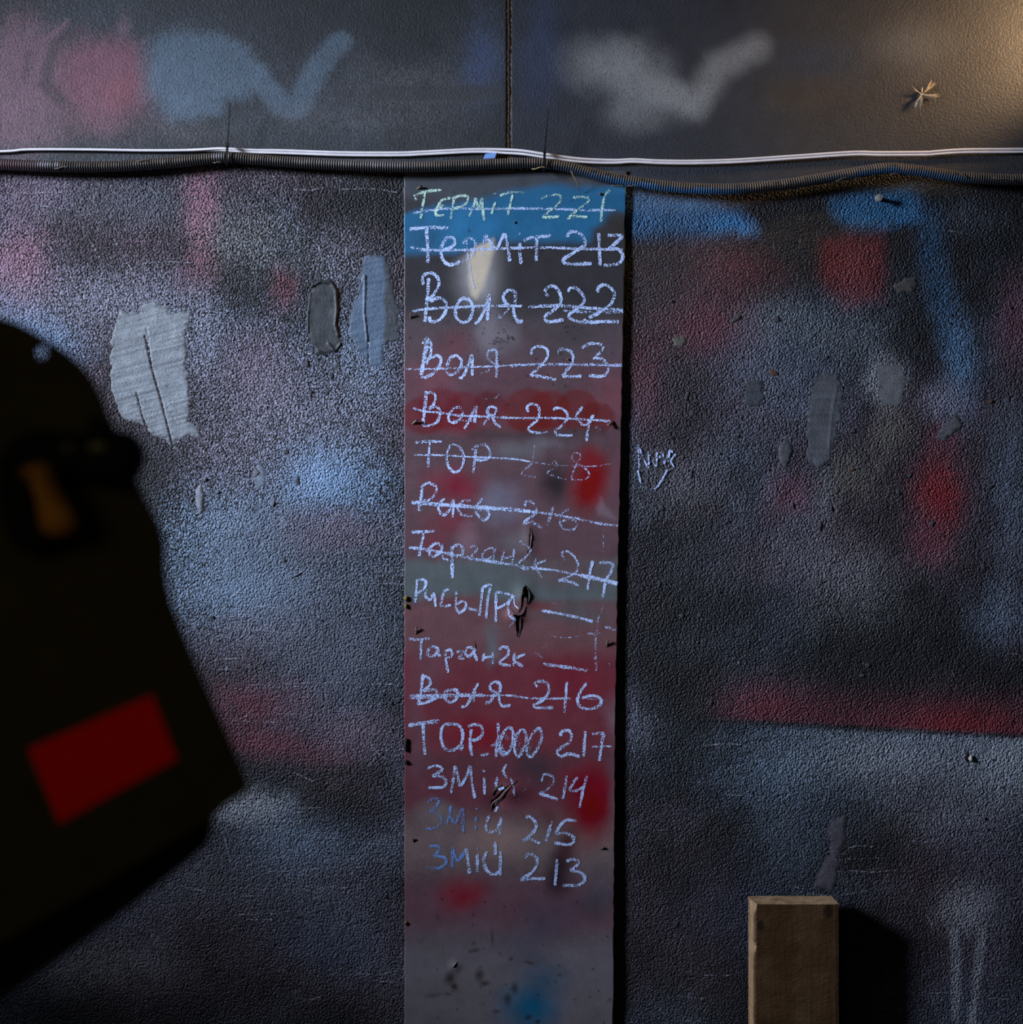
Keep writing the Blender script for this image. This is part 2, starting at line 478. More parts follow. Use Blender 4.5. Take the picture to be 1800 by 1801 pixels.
def wall_grid(x0, x1, y0, y1, step, painter, hfun, name, mat, parent=None, back=0.0, yfun=None):
    nx = int(round((x1 - x0) / step)) + 1; ny = int(round((y1 - y0) / step)) + 1
    gx, gy = np.meshgrid(np.linspace(x0, x1, nx), np.linspace(y0, y1, ny))
    if yfun is not None: gy = y0 + (gy - y0) * (yfun(gx) - y0) / (y1 - y0)
    h = hfun(gx, gy)
    co = np.stack([(gx - 900) * S, -h, ZC + (900.5 - gy) * S], -1).reshape(-1, 3)
    idx = np.arange(nx * ny).reshape(ny, nx)
    q = np.stack([idx[:-1, :-1], idx[1:, :-1], idx[1:, 1:], idx[:-1, 1:]], -1).reshape(-1, 4)
    P = painter(gx, gy)
    base, top, cov = P.base.reshape(-1, 3), P.top.reshape(-1, 3), P.cov.ravel()
    # rim folded back so that the sheet has a thickness
    ring = np.concatenate([idx[0, :], idx[1:, -1], idx[-1, -2::-1], idx[-2:0:-1, 0]])
    n0 = len(co)
    rc = co[ring].copy(); rc[:, 1] = back
    co = np.concatenate([co, rc])
    r2 = n0 + np.arange(len(ring))
    a, b = ring, np.roll(ring, -1)
    c, d = np.roll(r2, -1), r2
    q = np.concatenate([q, np.stack([a, b, c, d], -1)])
    base = np.concatenate([base, base[ring]]); top = np.concatenate([top, top[ring]]); cov = np.concatenate([cov, cov[ring]])
    me = np_mesh(name, co, q)
    attr_color(me, 'base', base); attr_color(me, 'top', top); attr_float(me, 'cov', cov)
    fx = co[:, 0] / S + 900; fy = 900.5 - (co[:, 2] - ZC) / S
    attr_float(me, 'spk', 0.42 + 0.58 * (1 - smoothstep(650, 1000, fx)) * (1 - smoothstep(900, 1250, fy)))
    return link(name, me, mat, parent)

def h_lower(px, py):
    return 0.0022 * (fbm(px, py, 120, 41, 4) - 0.5) + 0.0016 * (fbm(px, py, 24, 47, 2) - 0.5)
def h_upper(px, py):
    return 0.0035 + 0.0016 * (fbm(px, py, 260, 51, 3) - 0.5)

def sheet_edge(x):
    return np.interp(x, [-700, 0, 200, 400, 720, 950, 1050, 1150, 1250, 1400, 1470, 1570, 1700, 1800, 2500], [296, 289, 292, 278, 294, 289, 304, 324, 331, 321, 309, 296, 311, 314, 300])
wall = wall_grid(-700, 2500, 264, 2564, 5, paint_lower, h_lower, 'wall_back', M_STUCCO, back=0.06)
tag(wall, 'rough spray-painted stucco wall behind the chalked metal strip', None, None, 'structure')
wall_grid(-700, 893, -500, 290, 5, paint_upper, h_upper, 'panel', M_SHEET, wall, back=0.004, yfun=sheet_edge)
wall_grid(897.5, 2500, -500, 290, 5, paint_upper, h_upper, 'panel', M_SHEET, wall, back=0.004, yfun=sheet_edge)

def tube(pts, rad, seg=8, rads=None, caps=True):
    """verts, faces of a tube along points; the frame is parallel transported"""
    vs, fs = [], []
    n = len(pts)
    t0 = (pts[1] - pts[0]).normalized()
    up = Vector((0, -1, 0)) if abs(t0.y) < 0.9 else Vector((0, 0, 1))
    for i, p in enumerate(pts):
        t = (pts[min(i + 1, n - 1)] - pts[max(i - 1, 0)]).normalized()
        s = t.cross(up).normalized(); u = s.cross(t).normalized(); up = u
        r = rads[i] if rads is not None else rad
        for k in range(seg):
            a = 2 * math.pi * k / seg
            vs.append(p + (s * math.cos(a) + u * math.sin(a)) * r)
    for i in range(n - 1):
        for k in range(seg):
            k2 = (k + 1) % seg
            fs.append((i * seg + k, i * seg + k2, (i + 1) * seg + k2, (i + 1) * seg + k))
    if caps:
        fs.append(tuple(range(seg))[::-1]); fs.append(tuple((n - 1) * seg + k for k in range(seg)))
    return vs, fs

def smooth_path(pts, step):
    """Catmull-Rom resampling of 2-D or 3-D points at about the given spacing"""
    pts = [np.array(p, dtype=float) for p in pts]
    if len(pts) == 2:
        n = max(2, int(np.linalg.norm(pts[1] - pts[0]) / step) + 1)
        return [pts[0] + (pts[1] - pts[0]) * t for t in np.linspace(0, 1, n)]
    P = [2 * pts[0] - pts[1]] + pts + [2 * pts[-1] - pts[-2]]
    out = []
    for i in range(1, len(P) - 2):
        n = max(1, int(np.linalg.norm(P[i + 1] - P[i]) / step))
        for t in np.arange(n) / n:
            a, b, c, d = P[i - 1], P[i], P[i + 1], P[i + 2]
            out.append(0.5 * (2 * b + (c - a) * t + (2 * a - 5 * b + 4 * c - d) * t * t + (3 * b - a - 3 * c + d) * t ** 3))
    out.append(pts[-1])
    return out

def parts_mesh(name, chunks):
    V, F = [], []
    for vs, fs in chunks:
        o = len(V); V += list(vs); F += [tuple(i + o for i in f) for f in fs]
    return pymesh(name, V, F)

# rusty joint between the two sheets
sp_pts = [W(895.3 + 0.5 * math.sin(i * .23) + rng.uniform(-.5, .5), -500 + i * 4.0, 0.0028) for i in range(198)]
v, f = tube(sp_pts, 0.0025, 6, [0.0022 + rng.uniform(-.0005, .0006) for _ in sp_pts])
tag(link('weld_seam', pymesh('weld_seam', v, f), M_RUST, wall, True), 'rusty brown joint between two sheets')

# ------------------------------------------------------------------ trowelled putty and lumps on the wall
def relief(name, outline, height, coat, mat, parent, step=2.5, edge=9, ridge=0.0, ridge_dir=(0, 1), ridge_len=7, grooves=(), seed=0, ragged=7, cov=0.9, under=DARK, label=None):
    xs = [p[0] for p in outline]; ys = [p[1] for p in outline]
    x0, x1, y0, y1 = min(xs) - 14, max(xs) + 14, min(ys) - 14, max(ys) + 14
    nx = int((x1 - x0) / step) + 1; ny = int((y1 - y0) / step) + 1
    gx, gy = np.meshgrid(x0 + np.arange(nx) * step, y0 + np.arange(ny) * step)
    wx = gx + (fbm(gx, gy, 9, 61 + seed, 3) - 0.5) * ragged * 2; wy = gy + (fbm(gx, gy, 9, 71 + seed, 3) - 0.5) * ragged * 2
    d = seg_dist(wx, wy, list(outline) + [outline[0]])
    sd = np.where(in_poly(wx, wy, outline), d, -d)
    h = 0.6 * height * smoothstep(-2, edge, sd)
    if ridge:
        u = gx * ridge_dir[0] + gy * ridge_dir[1]
        h = h + ridge * smoothstep(0, edge, sd) * (fbm(u * 6 + 0 * gx, (gx * ridge_dir[1] - gy * ridge_dir[0]) * 0.35, ridge_len * 6, 81 + seed, 3) - 0.5)
    for g, gd, gw in grooves:
        h = h - gd * np.exp(-(seg_dist(gx, gy, g) / gw) ** 2)
    h = h_lower(gx, gy) + h - 0.0006
    keep = sd > -5
    fk = keep[:-1, :-1] & keep[1:, :-1] & keep[1:, 1:] & keep[:-1, 1:]
    idx = np.arange(nx * ny).reshape(ny, nx)
    q = np.stack([idx[:-1, :-1], idx[1:, :-1], idx[1:, 1:], idx[:-1, 1:]], -1)[fk]
    used = np.unique(q); mp = np.full(nx * ny, -1); mp[used] = np.arange(len(used))
    co = np.stack([(gx - 900) * S, -h, ZC + (900.5 - gy) * S], -1).reshape(-1, 3)[used]
    me = np_mesh(name, co, mp[q])
    c = coat(gx.ravel()[used], gy.ravel()[used]) if callable(coat) else np.zeros((len(used), 3)) + np.array(coat)
    attr_color(me, 'top', c); attr_color(me, 'base', np.zeros((len(used), 3)) + np.array(under))
    attr_float(me, 'cov', np.clip(cov - 0.45 * (1 - smoothstep(-3, 12, sd.ravel()[used])), 0, 1))
    o = link(name, me, mat, parent)
    if label: o['label'] = label
    return o

relief('putty_patch', [(212, 548), (246, 547), (256, 530), (275, 528), (292, 540), (305, 552), (338, 545), (326, 590), (330, 650), (336, 700), (332, 740), (352, 755), (356, 772), (330, 768), (310, 775), (312, 795), (292, 775), (268, 766), (255, 748), (215, 735), (196, 690), (193, 630), (200, 580)],
       0.0026, (0.185, 0.21, 0.255), M_PUTTY, wall, step=1.7, edge=4, ridge=0.0020, ridge_len=4, ridge_dir=(0.25, 0.97), ragged=5,
       grooves=[([(255, 590), (268, 650), (285, 710), (298, 760), (308, 800)], 0.0030, 1.1), ([(240, 690), (250, 730), (258, 752)], 0.0025, 1.0),
                ([(258, 575), (262, 610), (266, 640)], 0.0012, 1.1)], seed=1, cov=0.84, under=(0.05, 0.05, 0.06), label='pale grey trowelled putty with long cracks')
relief('putty_patch', [(550, 504), (564, 495), (583, 496), (593, 508), (595, 547), (590, 575), (600, 600), (585, 622), (560, 624), (545, 600), (540, 560), (546, 520)],
       0.0022, (0.044, 0.050, 0.062), M_PUTTY, wall, step=1.6, edge=5, ridge=0.0016, ragged=5, seed=2, cov=0.72, label='dark grey putty with ragged raised rim',
       grooves=[([(548, 504), (564, 495), (583, 497), (591, 510), (593, 547), (590, 572), (595, 590)], -0.0038, 2.0), ([(546, 516), (541, 560), (542, 585)], -0.0020, 1.6), ([(578, 605), (590, 618), (600, 604)], -0.0030, 2.2), ([(560, 618), (575, 626)], -0.0030, 2.0)])
def blue_and_grey(x, y):
    t = smoothstep(674, 680, x + 2 * np.sin(y * .11))[:, None]
    return np.array((0.085, 0.128, 0.205)) * (1 - t) + np.array((0.052, 0.060, 0.076)) * t
relief('putty_patch', [(638, 450), (658, 445), (678, 449), (688, 470), (698, 515), (704, 550), (705, 594), (690, 606), (676, 609), (676, 642), (650, 646), (626, 617), (613, 586), (616, 536), (630, 516)],
       0.0022, blue_and_grey, M_PUTTY, wall, step=1.6, edge=6, ridge=0.0022, ridge_dir=(0.2, 0.98), ragged=5, seed=3, cov=0.86, label='blue and grey putty with a thin upright ridge',
       grooves=[([(642, 484), (641, 550), (646, 600)], -0.0022, 1.3), ([(641, 486), (630, 515)], -0.0014, 1.2), ([(648, 600), (649, 645)], 0.0018, 1.0)])
relief('putty_patch', [(1424, 690), (1432, 668), (1455, 657), (1478, 660), (1484, 690), (1480, 730), (1470, 770), (1462, 810), (1440, 826), (1424, 815), (1418, 760)],
       0.0024, (0.078, 0.085, 0.105), M_PUTTY, wall, edge=4, ridge=0.0024, grooves=[([(1472, 680), (1464, 730), (1458, 790)], -0.0012, 1.5)], seed=4, cov=0.93, label='smooth grey putty oval')
relief('putty_patch', [(1314, 670), (1332, 663), (1343, 672), (1345, 700), (1338, 715), (1318, 716), (1308, 700)],
       0.0018, (0.055, 0.064, 0.084), M_PUTTY, wall, edge=4, ridge=0.002, seed=5, cov=0.85, label='small grey putty oval')
relief('putty_patch', [(1540, 640), (1592, 640), (1596, 700), (1580, 716), (1545, 712)], 0.0014, (0.15, 0.16, 0.19), M_PUTTY, wall, edge=6, seed=6, cov=0.66, under=(0.06, 0.06, 0.07), label='pale square putty patch')
relief('putty_patch', [(1457, 1438), (1492, 1432), (1488, 1480), (1476, 1530), (1472, 1575), (1430, 1562), (1440, 1530), (1458, 1500)],
       0.0030, (0.075, 0.072, 0.095), M_PUTTY, wall, edge=9, ridge=0.0007, seed=7, cov=0.8, label='leaning putty smear above the post')
relief('putty_patch', [(345, 860), (353, 850), (360, 868), (358, 900), (350, 906), (345, 890)], 0.0050, (0.22, 0.24, 0.31), M_PUTTY, wall, edge=4, ragged=2, seed=8, label='thin upright putty drip')
relief('putty_patch', [(440, 840), (452, 812), (470, 825), (472, 850), (455, 866)], 0.0020, (0.20, 0.25, 0.34), M_PUTTY, wall, edge=6, seed=9, cov=0.75)
relief('putty_patch', [(1368, 785), (1380, 774), (1392, 780), (1394, 795), (1388, 815), (1382, 826), (1372, 810)], 0.0042, (0.075, 0.08, 0.10), M_PUTTY, wall, edge=4, ragged=3, seed=10, cov=0.9)
relief('paint_flake', [(1570, 503), (1590, 490), (1612, 487), (1618, 500), (1606, 512), (1585, 513)], 0.0042, (0.070, 0.068, 0.070), M_PUTTY, wall, edge=3, ragged=5, seed=11, cov=0.95)
relief('paint_flake', [(1184, 594), (1204, 590), (1210, 600), (1200, 614), (1186, 608)], 0.0036, (0.095, 0.088, 0.078), M_PUTTY, wall, edge=3, ragged=4, seed=12, cov=0.95)
relief('paint_flake', [(1290, 560), (1300, 552), (1306, 556), (1296, 568), (1288, 570)], 0.0040, (0.07, 0.06, 0.065), M_PUTTY, wall, edge=3, ragged=3, seed=13)
relief('paint_flake', [(1662, 745), (1680, 730), (1692, 735), (1692, 750), (1675, 768), (1655, 778), (1645, 772)], 0.0036, (0.12, 0.12, 0.145), M_PUTTY, wall, edge=4, ragged=5, seed=14, cov=0.8)

def lump_mesh(name, seed, sx, sy, sz):
    bm = bmesh.new(); bmesh.ops.create_icosphere(bm, subdivisions=2, radius=1)
    r = random.Random(seed)
    off = [r.uniform(0, 9) for _ in range(3)]
    for v in bm.verts:
        n = 0.75 + 0.25 * math.sin(v.co.x * 3.1 + off[0]) * math.sin(v.co.y * 2.7 + off[1]) + 0.18 * math.sin(v.co.z * 4.3 + off[2])
        v.co = Vector((v.co.x * sx, v.co.y * sz, v.co.z * sy)) * n
    me = bpy.data.meshes.new(name); bm.to_mesh(me); bm.free()
    me.polygons.foreach_set('use_smooth', np.ones(len(me.polygons), dtype=bool))
    return me
LUMPS = {m: [lump_mesh('plaster_lump', i + 20 * j, 1.0, 1.0, 0.8) for i in range(4)] for j, m in enumerate((M_LUMP, M_PLUMP, M_CRUMB))}
for m, ms in LUMPS.items():
    for me in ms: me.materials.append(m)
def lump(px, py, rx, ry, mat, rot=0, name='plaster_lump'):
    o = bpy.data.objects.new(name, random.choice(LUMPS[mat])); COL.objects.link(o)
    o.location = W(px, py, 0.0008); o.parent = wall
    o.rotation_euler = (0, math.radians(rot), 0); o.scale = (rx * S, min(0.0022, 0.7 * min(rx, ry) * S), ry * S)
for a in [(480, 885, 5, 6, M_PLUMP), (450, 832, 6, 8, M_PLUMP, 30), (383, 865, 6, 5, M_PLUMP), (360, 842, 4, 5, M_PLUMP), (524, 846, 3, 9, M_LUMP),
          (503, 795, 6, 5, M_LUMP), (547, 690, 5, 7, M_LUMP), (540, 640, 4, 8, M_LUMP), (583, 660, 5, 6, M_LUMP), (575, 690, 4, 6, M_LUMP), (520, 1012, 11, 3, M_PLUMP, -25), (500, 985, 3, 6, M_LUMP),
          (1163, 893, 6, 7, M_LUMP), (1216, 835, 3, 9, M_LUMP, 10), (1443, 925, 4, 10, M_LUMP, 5), (1500, 826, 6, 4, M_CRUMB), (1500, 758, 6, 5, M_LUMP), (1362, 656, 9, 7, M_CRUMB, 25),
          (1744, 706, 5, 5, M_CRUMB), (1742, 855, 9, 4, M_LUMP, -10), (1730, 998, 5, 6, M_LUMP), (1208, 697, 4, 12, M_LUMP, 20), (1217, 727, 6, 6, M_LUMP), (1600, 836, 6, 5, M_LUMP), (1580, 866, 5, 5, M_LUMP),
          (1250, 1236, 5, 6, M_LUMP), (1527, 1170, 7, 5, M_LUMP), (1517, 1188, 5, 4, M_LUMP), (1354, 1184, 4, 3, M_LUMP), (1230, 1082, 6, 5, M_LUMP), (1200, 1083, 6, 5, M_LUMP), (1160, 1028, 3, 9, M_LUMP, 15),
          (1678, 1186, 3, 9, M_LUMP, -25), (1190, 1625, 5, 6, M_LUMP), (1455, 628, 3, 5, M_LUMP), (1408, 424, 4, 6, M_LUMP), (1366, 562, 7, 6, M_LUMP), (1300, 1166, 3, 3, M_PLUMP), (1640, 920, 6, 6, M_LUMP),
          (1720, 915, 5, 6, M_LUMP), (1280, 916, 4, 4, M_LUMP), (1395, 888, 3, 8, M_LUMP, -10), (395, 312, 2.5, 2.5, M_LUMP), (560, 305, 3, 3, M_LUMP), (400, 1176, 4, 6, M_PLUMP, 20), (1463, 894, 3, 6, M_LUMP),
          (660, 800, 5, 4, M_PLUMP), (680, 880, 4, 4, M_LUMP), (1705, 222, 7, 4, M_CRUMB, -20), (1578, 214, 3, 4, M_CRUMB), (1352, 78, 6, 3, M_CRUMB, 10), (1620, 47, 5, 3, M_CRUMB, 20), (1635, 12, 3, 3, M_PLUMP)]:
    lump(*a)
LW = [(rng.uniform(1115, 1790), rng.uniform(420, 1500)) for _ in range(45)] + [(rng.uniform(360, 700), rng.uniform(800, 1700)) for _ in range(22)]
for x, y in LW:
    r_ = rng.uniform(1.6, 3.6); lump(x, y, r_ * rng.uniform(.7, 1.3), r_ * rng.uniform(.7, 1.5), M_LUMP, rng.uniform(-40, 40))

# scoop with a pebble (right, under the red band)
pb = lump_mesh('pebble', 77, 4 * S, 8 * S, 0.004); o = link('pebble', pb, M_PUTTY, wall); o.location = W(1708, 1334, 0.003)
attr_color(pb, 'top', np.zeros((len(pb.vertices), 3)) + 0.35); attr_color(pb, 'base', np.zeros((len(pb.vertices), 3)) + 0.2); attr_float(pb, 'cov', np.ones(len(pb.vertices)))
hb = lump_mesh('chipped_hollow', 78, 7 * S, 13 * S, 0.0012); o = link('chipped_hollow', hb, M_HOLE, wall); o.location = W(1702, 1332, 0.0006)

# ------------------------------------------------------------------ the chalked metal strip
def strip_left(py): return 711.0 + (py - 300) * 0.0006
def strip_right(py): return np.interp(py, [300, 330, 600, 900, 1000, 1300, 1800, 2500], [1103, 1101, 1096.5, 1090.5, 1087.5, 1083, 1079, 1074])
TEARS = [  # polygons torn open (pixels)
    [(931, 930), (936, 927), (934, 945), (932, 962), (929, 982), (927, 980), (930, 955)],
    [(922, 1031), (926, 1028), (929, 1036), (931, 1046), (930, 1060), (926, 1064), (927, 1052), (923, 1052), (921, 1062), (917, 1066), (919, 1050)],
    [(903, 1079), (911, 1078), (918, 1080), (914, 1092), (915, 1104), (912, 1122), (909, 1118), (907, 1102), (905, 1090)],
    [(908, 1373), (900, 1380), (890, 1389), (884, 1398), (876, 1404), (867, 1412), (865, 1424), (868, 1432), (864, 1426), (862, 1416), (864, 1408), (874, 1400), (882, 1392), (890, 1384)],
    [(870, 1406), (882, 1400), (885, 1404), (876, 1414), (869, 1424), (865, 1418)],
    [(906, 391), (909, 389), (911, 392), (909, 395), (906, 394)],
    [(797, 1702), (803, 1694), (806, 1690), (805, 1702), (799, 1704)],
    [(1055, 1495), (1058, 1489), (1062, 1490), (1059, 1494)],
    [(727, 1473), (729, 1478), (732, 1483), (728, 1482)],
]
def h_strip(px, py):
    u = np.clip((px - 711) / 385.0, 0, 1)
    t = np.clip((py - 300) / 1500.0, 0, 1)
    h = 0.0042 + (0.0030 + 0.0055 * t) * u ** 1.5
    h = h + 0.0022 * (fbm(px, py, 320, 91, 2) - 0.5)
    for cx, cy, sx, sy, a in [(932, 950, 12, 30, .003), (922, 1050, 16, 22, .005), (905, 1085, 16, 12, .006), (900, 1392, 26, 16, .006), (875, 1410, 16, 16, -.003), (800, 1700, 10, 10, .003), (845, 470, 60, 60, .002)]:
        h = h + a * np.exp(-((px - cx) / sx) ** 2 - ((py - cy) / sy) ** 2)
    return h

def paint_strip(px, py):
    P = Paint(px, py, (0.055, 0.055, 0.065))
    BRN = (0.150, 0.085, 0.105)     # faded red-brown
    LG = (0.20, 0.195, 0.23)
    f = fbm(px, py, 110, 101, 3)[..., None]
    P.base = P.base * (0.8 + 0.4 * f)
    # bands from top to bottom
    def band(y0, y1, col, a, soft=40):
        P.over(a * smoothstep(y0 - soft, y0 + soft, py) * (1 - smoothstep(y1 - soft, y1 + soft, py)), col)
    band(230, 350, (0.085, 0.092, 0.11), 0.8, 20)
    band(420, 540, (0.044, 0.043, 0.050), 0.92, 25)
    band(570, 780, BRN, 0.62, 40)
    band(560, 640, (0.09, 0.088, 0.10), 0.5, 20)
    band(780, 1000, (0.13, 0.085, 0.10), 0.80, 40)
    band(985, 1060, (0.125, 0.140, 0.150), 0.92, 12)
    band(1060, 1160, (0.165, 0.095, 0.105), 0.92, 14)
    band(1150, 1330, (0.170, 0.058, 0.072), 0.9, 30)
    band(1330, 1450, (0.15, 0.060, 0.075), 0.8, 40)
    band(1440, 1540, (0.22, 0.175, 0.18), 0.8, 40)
    band(1540, 1660, (0.165, 0.10, 0.125), 0.85, 50)
    band(1650, 2600, (0.215, 0.20, 0.225), 0.92, 50)
    # blue coat at the top with its crisp lower edge
    P.poly([(700, 378), (770, 362), (850, 350), (920, 330), (1110, 322), (1110, 372), (1075, 376), (1060, 395), (1042, 405), (1036, 426), (960, 424), (900, 424), (866, 424), (840, 432), (800, 448), (740, 446), (700, 446)], (0.070, 0.170, 0.305), 0.90, 10, 12)
    P.blob(830, 395, 60, 40, (0.090, 0.215, 0.39), 0.7)
    P.blob(740, 420, 50, 40, (0.045, 0.08, 0.13), 0.45)
    P.blob(800, 345, 70, 20, (0.085, 0.092, 0.11), 0.7)
    P.blob(1100, 400, 45, 22, (0.05, 0.045, 0.045), 0.9)
    # white sprayed lozenge, crisp above and feathered at the flanks
    m = np.exp(-((px - 842 - (py - 480) * 0.02) / (30 + 0 * py)) ** 2) * smoothstep(424, 440, py + 0.9 * np.maximum(850 - px, 0) * -0.55 + 0.0 * px)
    m = m * (1 - smoothstep(490, 560, py + 0.0012 * (px - 840) ** 2))
    P.over(0.85 * m, (0.52, 0.52, 0.56))
    P.poly([(868, 421), (870, 440), (862, 470), (850, 505), (838, 526), (830, 520), (826, 490), (824, 452), (838, 434)], (0.66, 0.60, 0.52), 0.85, 6, 4)
    P.blob(870, 590, 45, 40, (0.26, 0.25, 0.29), 0.6)
    P.blob(860, 560, 22, 30, (0.26, 0.25, 0.29), 0.4)
    P.blob(800, 610, 50, 40, (0.16, 0.06, 0.075), 0.45)
    P.blob(1000, 590, 80, 50, (0.06, 0.058, 0.065), 0.6)
    P.blob(1070, 700, 40, 60, (0.20, 0.09, 0.105), 0.6)
    P.blob(760, 660, 50, 50, (0.20, 0.09, 0.11), 0.5)
    P.blob(985, 670, 45, 25, (0.10, 0.085, 0.09), 0.6)
    # scalloped red overspray behind the fifth line
    for cx, cy, r in [(745, 730, 38), (775, 718, 40), (815, 722, 36), (862, 715, 30), (930, 722, 45), (965, 720, 38), (1015, 722, 40), (1050, 735, 32)]:
        P.poly([(cx + r * math.cos(t * .42), cy + r * .9 * math.sin(t * .42)) for t in range(15)], (0.120, 0.020, 0.018) if cx > 900 else (0.120, 0.022, 0.028), 0.52, 5, 5)
    P.blob(865, 700, 36, 24, (0.07, 0.03, 0.035), 0.6)
    P.blob(800, 745, 80, 22, (0.17, 0.03, 0.035), 0.5)
    P.blob(940, 745, 80, 18, (0.13, 0.022, 0.02), 0.5)
    P.stroke([(830, 760), (900, 765), (1000, 762), (1060, 758)], 16, (0.06, 0.05, 0.055), 0.6, 0.1)
    P.blob(910, 790, 60, 26, (0.16, 0.16, 0.18), 0.75)
    P.blob(960, 775, 50, 14, (0.17, 0.17, 0.20), 0.5)
    P.blob(975, 845, 34, 48, (0.022, 0.018, 0.022), 0.90)
    P.blob(1040, 800, 40, 30, (0.16, 0.03, 0.035), 0.6)
    P.blob(1035, 850, 44, 70, (0.185, 0.012, 0.012), 0.92)
    P.blob(1088, 840, 22, 70, (0.15, 0.075, 0.095), 0.8)
    P.blob(800, 850, 62, 40, (0.20, 0.028, 0.045), 0.72)
    P.blob(790, 920, 50, 36, (0.19, 0.035, 0.05), 0.5)
    P.blob(880, 890, 55, 45, (0.20, 0.20, 0.26), 0.72)
    P.poly([(1050, 892), (1058, 875), (1066, 890), (1085, 915), (1052, 905)], (0.24, 0.20, 0.24), 0.5, 6)
    P.blob(905, 950, 40, 22, (0.15, 0.155, 0.17), 0.6)
    P.blob(820, 955, 30, 40, (0.28, 0.20, 0.24), 0.5)
    P.blob(760, 960, 30, 30, (0.16, 0.04, 0.055), 0.55)
    P.blob(1000, 1000, 110, 40, (0.135, 0.075, 0.085), 0.6)
    P.blob(800, 1055, 70, 12, (0.17, 0.05, 0.055), 0.6)
    P.blob(940, 1062, 50, 12, (0.17, 0.06, 0.065), 0.55)
    P.blob(1010, 1080, 90, 22, (0.115, 0.115, 0.125), 0.75)
    P.blob(862, 1130, 16, 50, (0.17, 0.19, 0.22), 0.75)
    P.blob(870, 1110, 40, 20, (0.15, 0.12, 0.13), 0.5)
    P.blob(1010, 1200, 80, 60, (0.19, 0.035, 0.05), 0.6)
    P.blob(760, 1180, 40, 60, (0.16, 0.10, 0.12), 0.55)
    P.blob(1088, 1270, 30, 60, (0.22, 0.17, 0.20), 0.75)
    P.blob(730, 1300, 26, 120, (0.15, 0.10, 0.12), 0.6)
    P.blob(850, 1290, 80, 40, (0.22, 0.025, 0.035), 0.62)
    P.blob(1030, 1370, 60, 36, (0.20, 0.03, 0.04), 0.6)
    P.blob(945, 1350, 45, 40, (0.060, 0.045, 0.055), 0.80)
    P.blob(1040, 1425, 52, 80, (0.19, 0.008, 0.018), 0.92)
    P.blob(1085, 1400, 24, 90, (0.17, 0.11, 0.13), 0.85)
    P.blob(970, 1440, 22, 30, (0.12, 0.05, 0.06), 0.6)
    P.blob(770, 1430, 40, 26, (0.24, 0.24, 0.25), 0.55)
    P.blob(870, 1480, 70, 40, (0.34, 0.25, 0.24), 0.6)
    P.blob(985, 1530, 30, 60, (0.022, 0.014, 0.020), 0.88)
    P.blob(1000, 1490, 26, 40, (0.05, 0.008, 0.014), 0.7)
    P.blob(1055, 1560, 40, 60, (0.13, 0.125, 0.145), 0.6)
    P.blob(815, 1570, 60, 40, (0.23, 0.032, 0.042), 0.75)
    P.blob(960, 1620, 60, 60, (0.085, 0.075, 0.105), 0.70)
    P.blob(1040, 1590, 50, 40, (0.055, 0.058, 0.075), 0.6)
    P.blob(920, 1680, 60, 40, (0.11, 0.10, 0.14), 0.6)
    P.blob(935, 1775, 65, 60, (0.030, 0.14, 0.26), 0.88)
    P.blob(960, 1720, 50, 40, (0.045, 0.115, 0.20), 0.55)
    # rust and dirt stains
    for cx, cy, rx, ry, a in [(790, 1720, 14, 16, .8), (800, 1735, 9, 9, .8), (845, 1715, 10, 14, .7), (855, 1730, 12, 8, .7), (835, 1672, 12, 6, .6), (866, 1650, 4, 18, .5), (905, 1740, 8, 14, .7), (895, 1760, 8, 14, .7),
                              (765, 1750, 20, 6, .4), (790, 1750, 6, 4, .6), (930, 1695, 14, 4, .6), (875, 1780, 10, 5, .6), (928, 1790, 8, 6, .8), (945, 1798, 6, 5, .8), (898, 1686, 6, 5, .6), (830, 1660, 5, 5, .5),
                              (880, 600, 16, 10, .35), (1045, 1705, 4, 3, .7), (1072, 1757, 4, 3, .7), (985, 1716, 4, 5, .6), (835, 1607, 4, 4, .6), (770, 1610, 7, 6, .3)]:
        P.blob(cx, cy, rx, ry, (0.022, 0.014, 0.010), a, warp=14)
    r = np.random.RandomState(5)
    for _ in range(110):
        cx = r.uniform(720, 1078); cy = r.choice([r.uniform(330, 760), r.uniform(560, 640), r.uniform(1560, 1800)])
        P.blob(cx, cy, r.uniform(1.6, 3.2), r.uniform(1.6, 3.2), (0.016, 0.013, 0.013), 0.75, warp=2)
    for _ in range(26):
        P.blob(r.normal(880, 14), r.normal(598, 12), r.uniform(1.5, 3.5), r.uniform(1.5, 3), (0.014, 0.012, 0.012), 0.85, warp=3)
    lum = P.top @ np.array((0.3, 0.5, 0.2))
    P.top = np.clip(lum[..., None] + (P.top - lum[..., None]) * 1.45, 0.004, 1) * 0.74
    P.base = P.base * 0.75
    return P

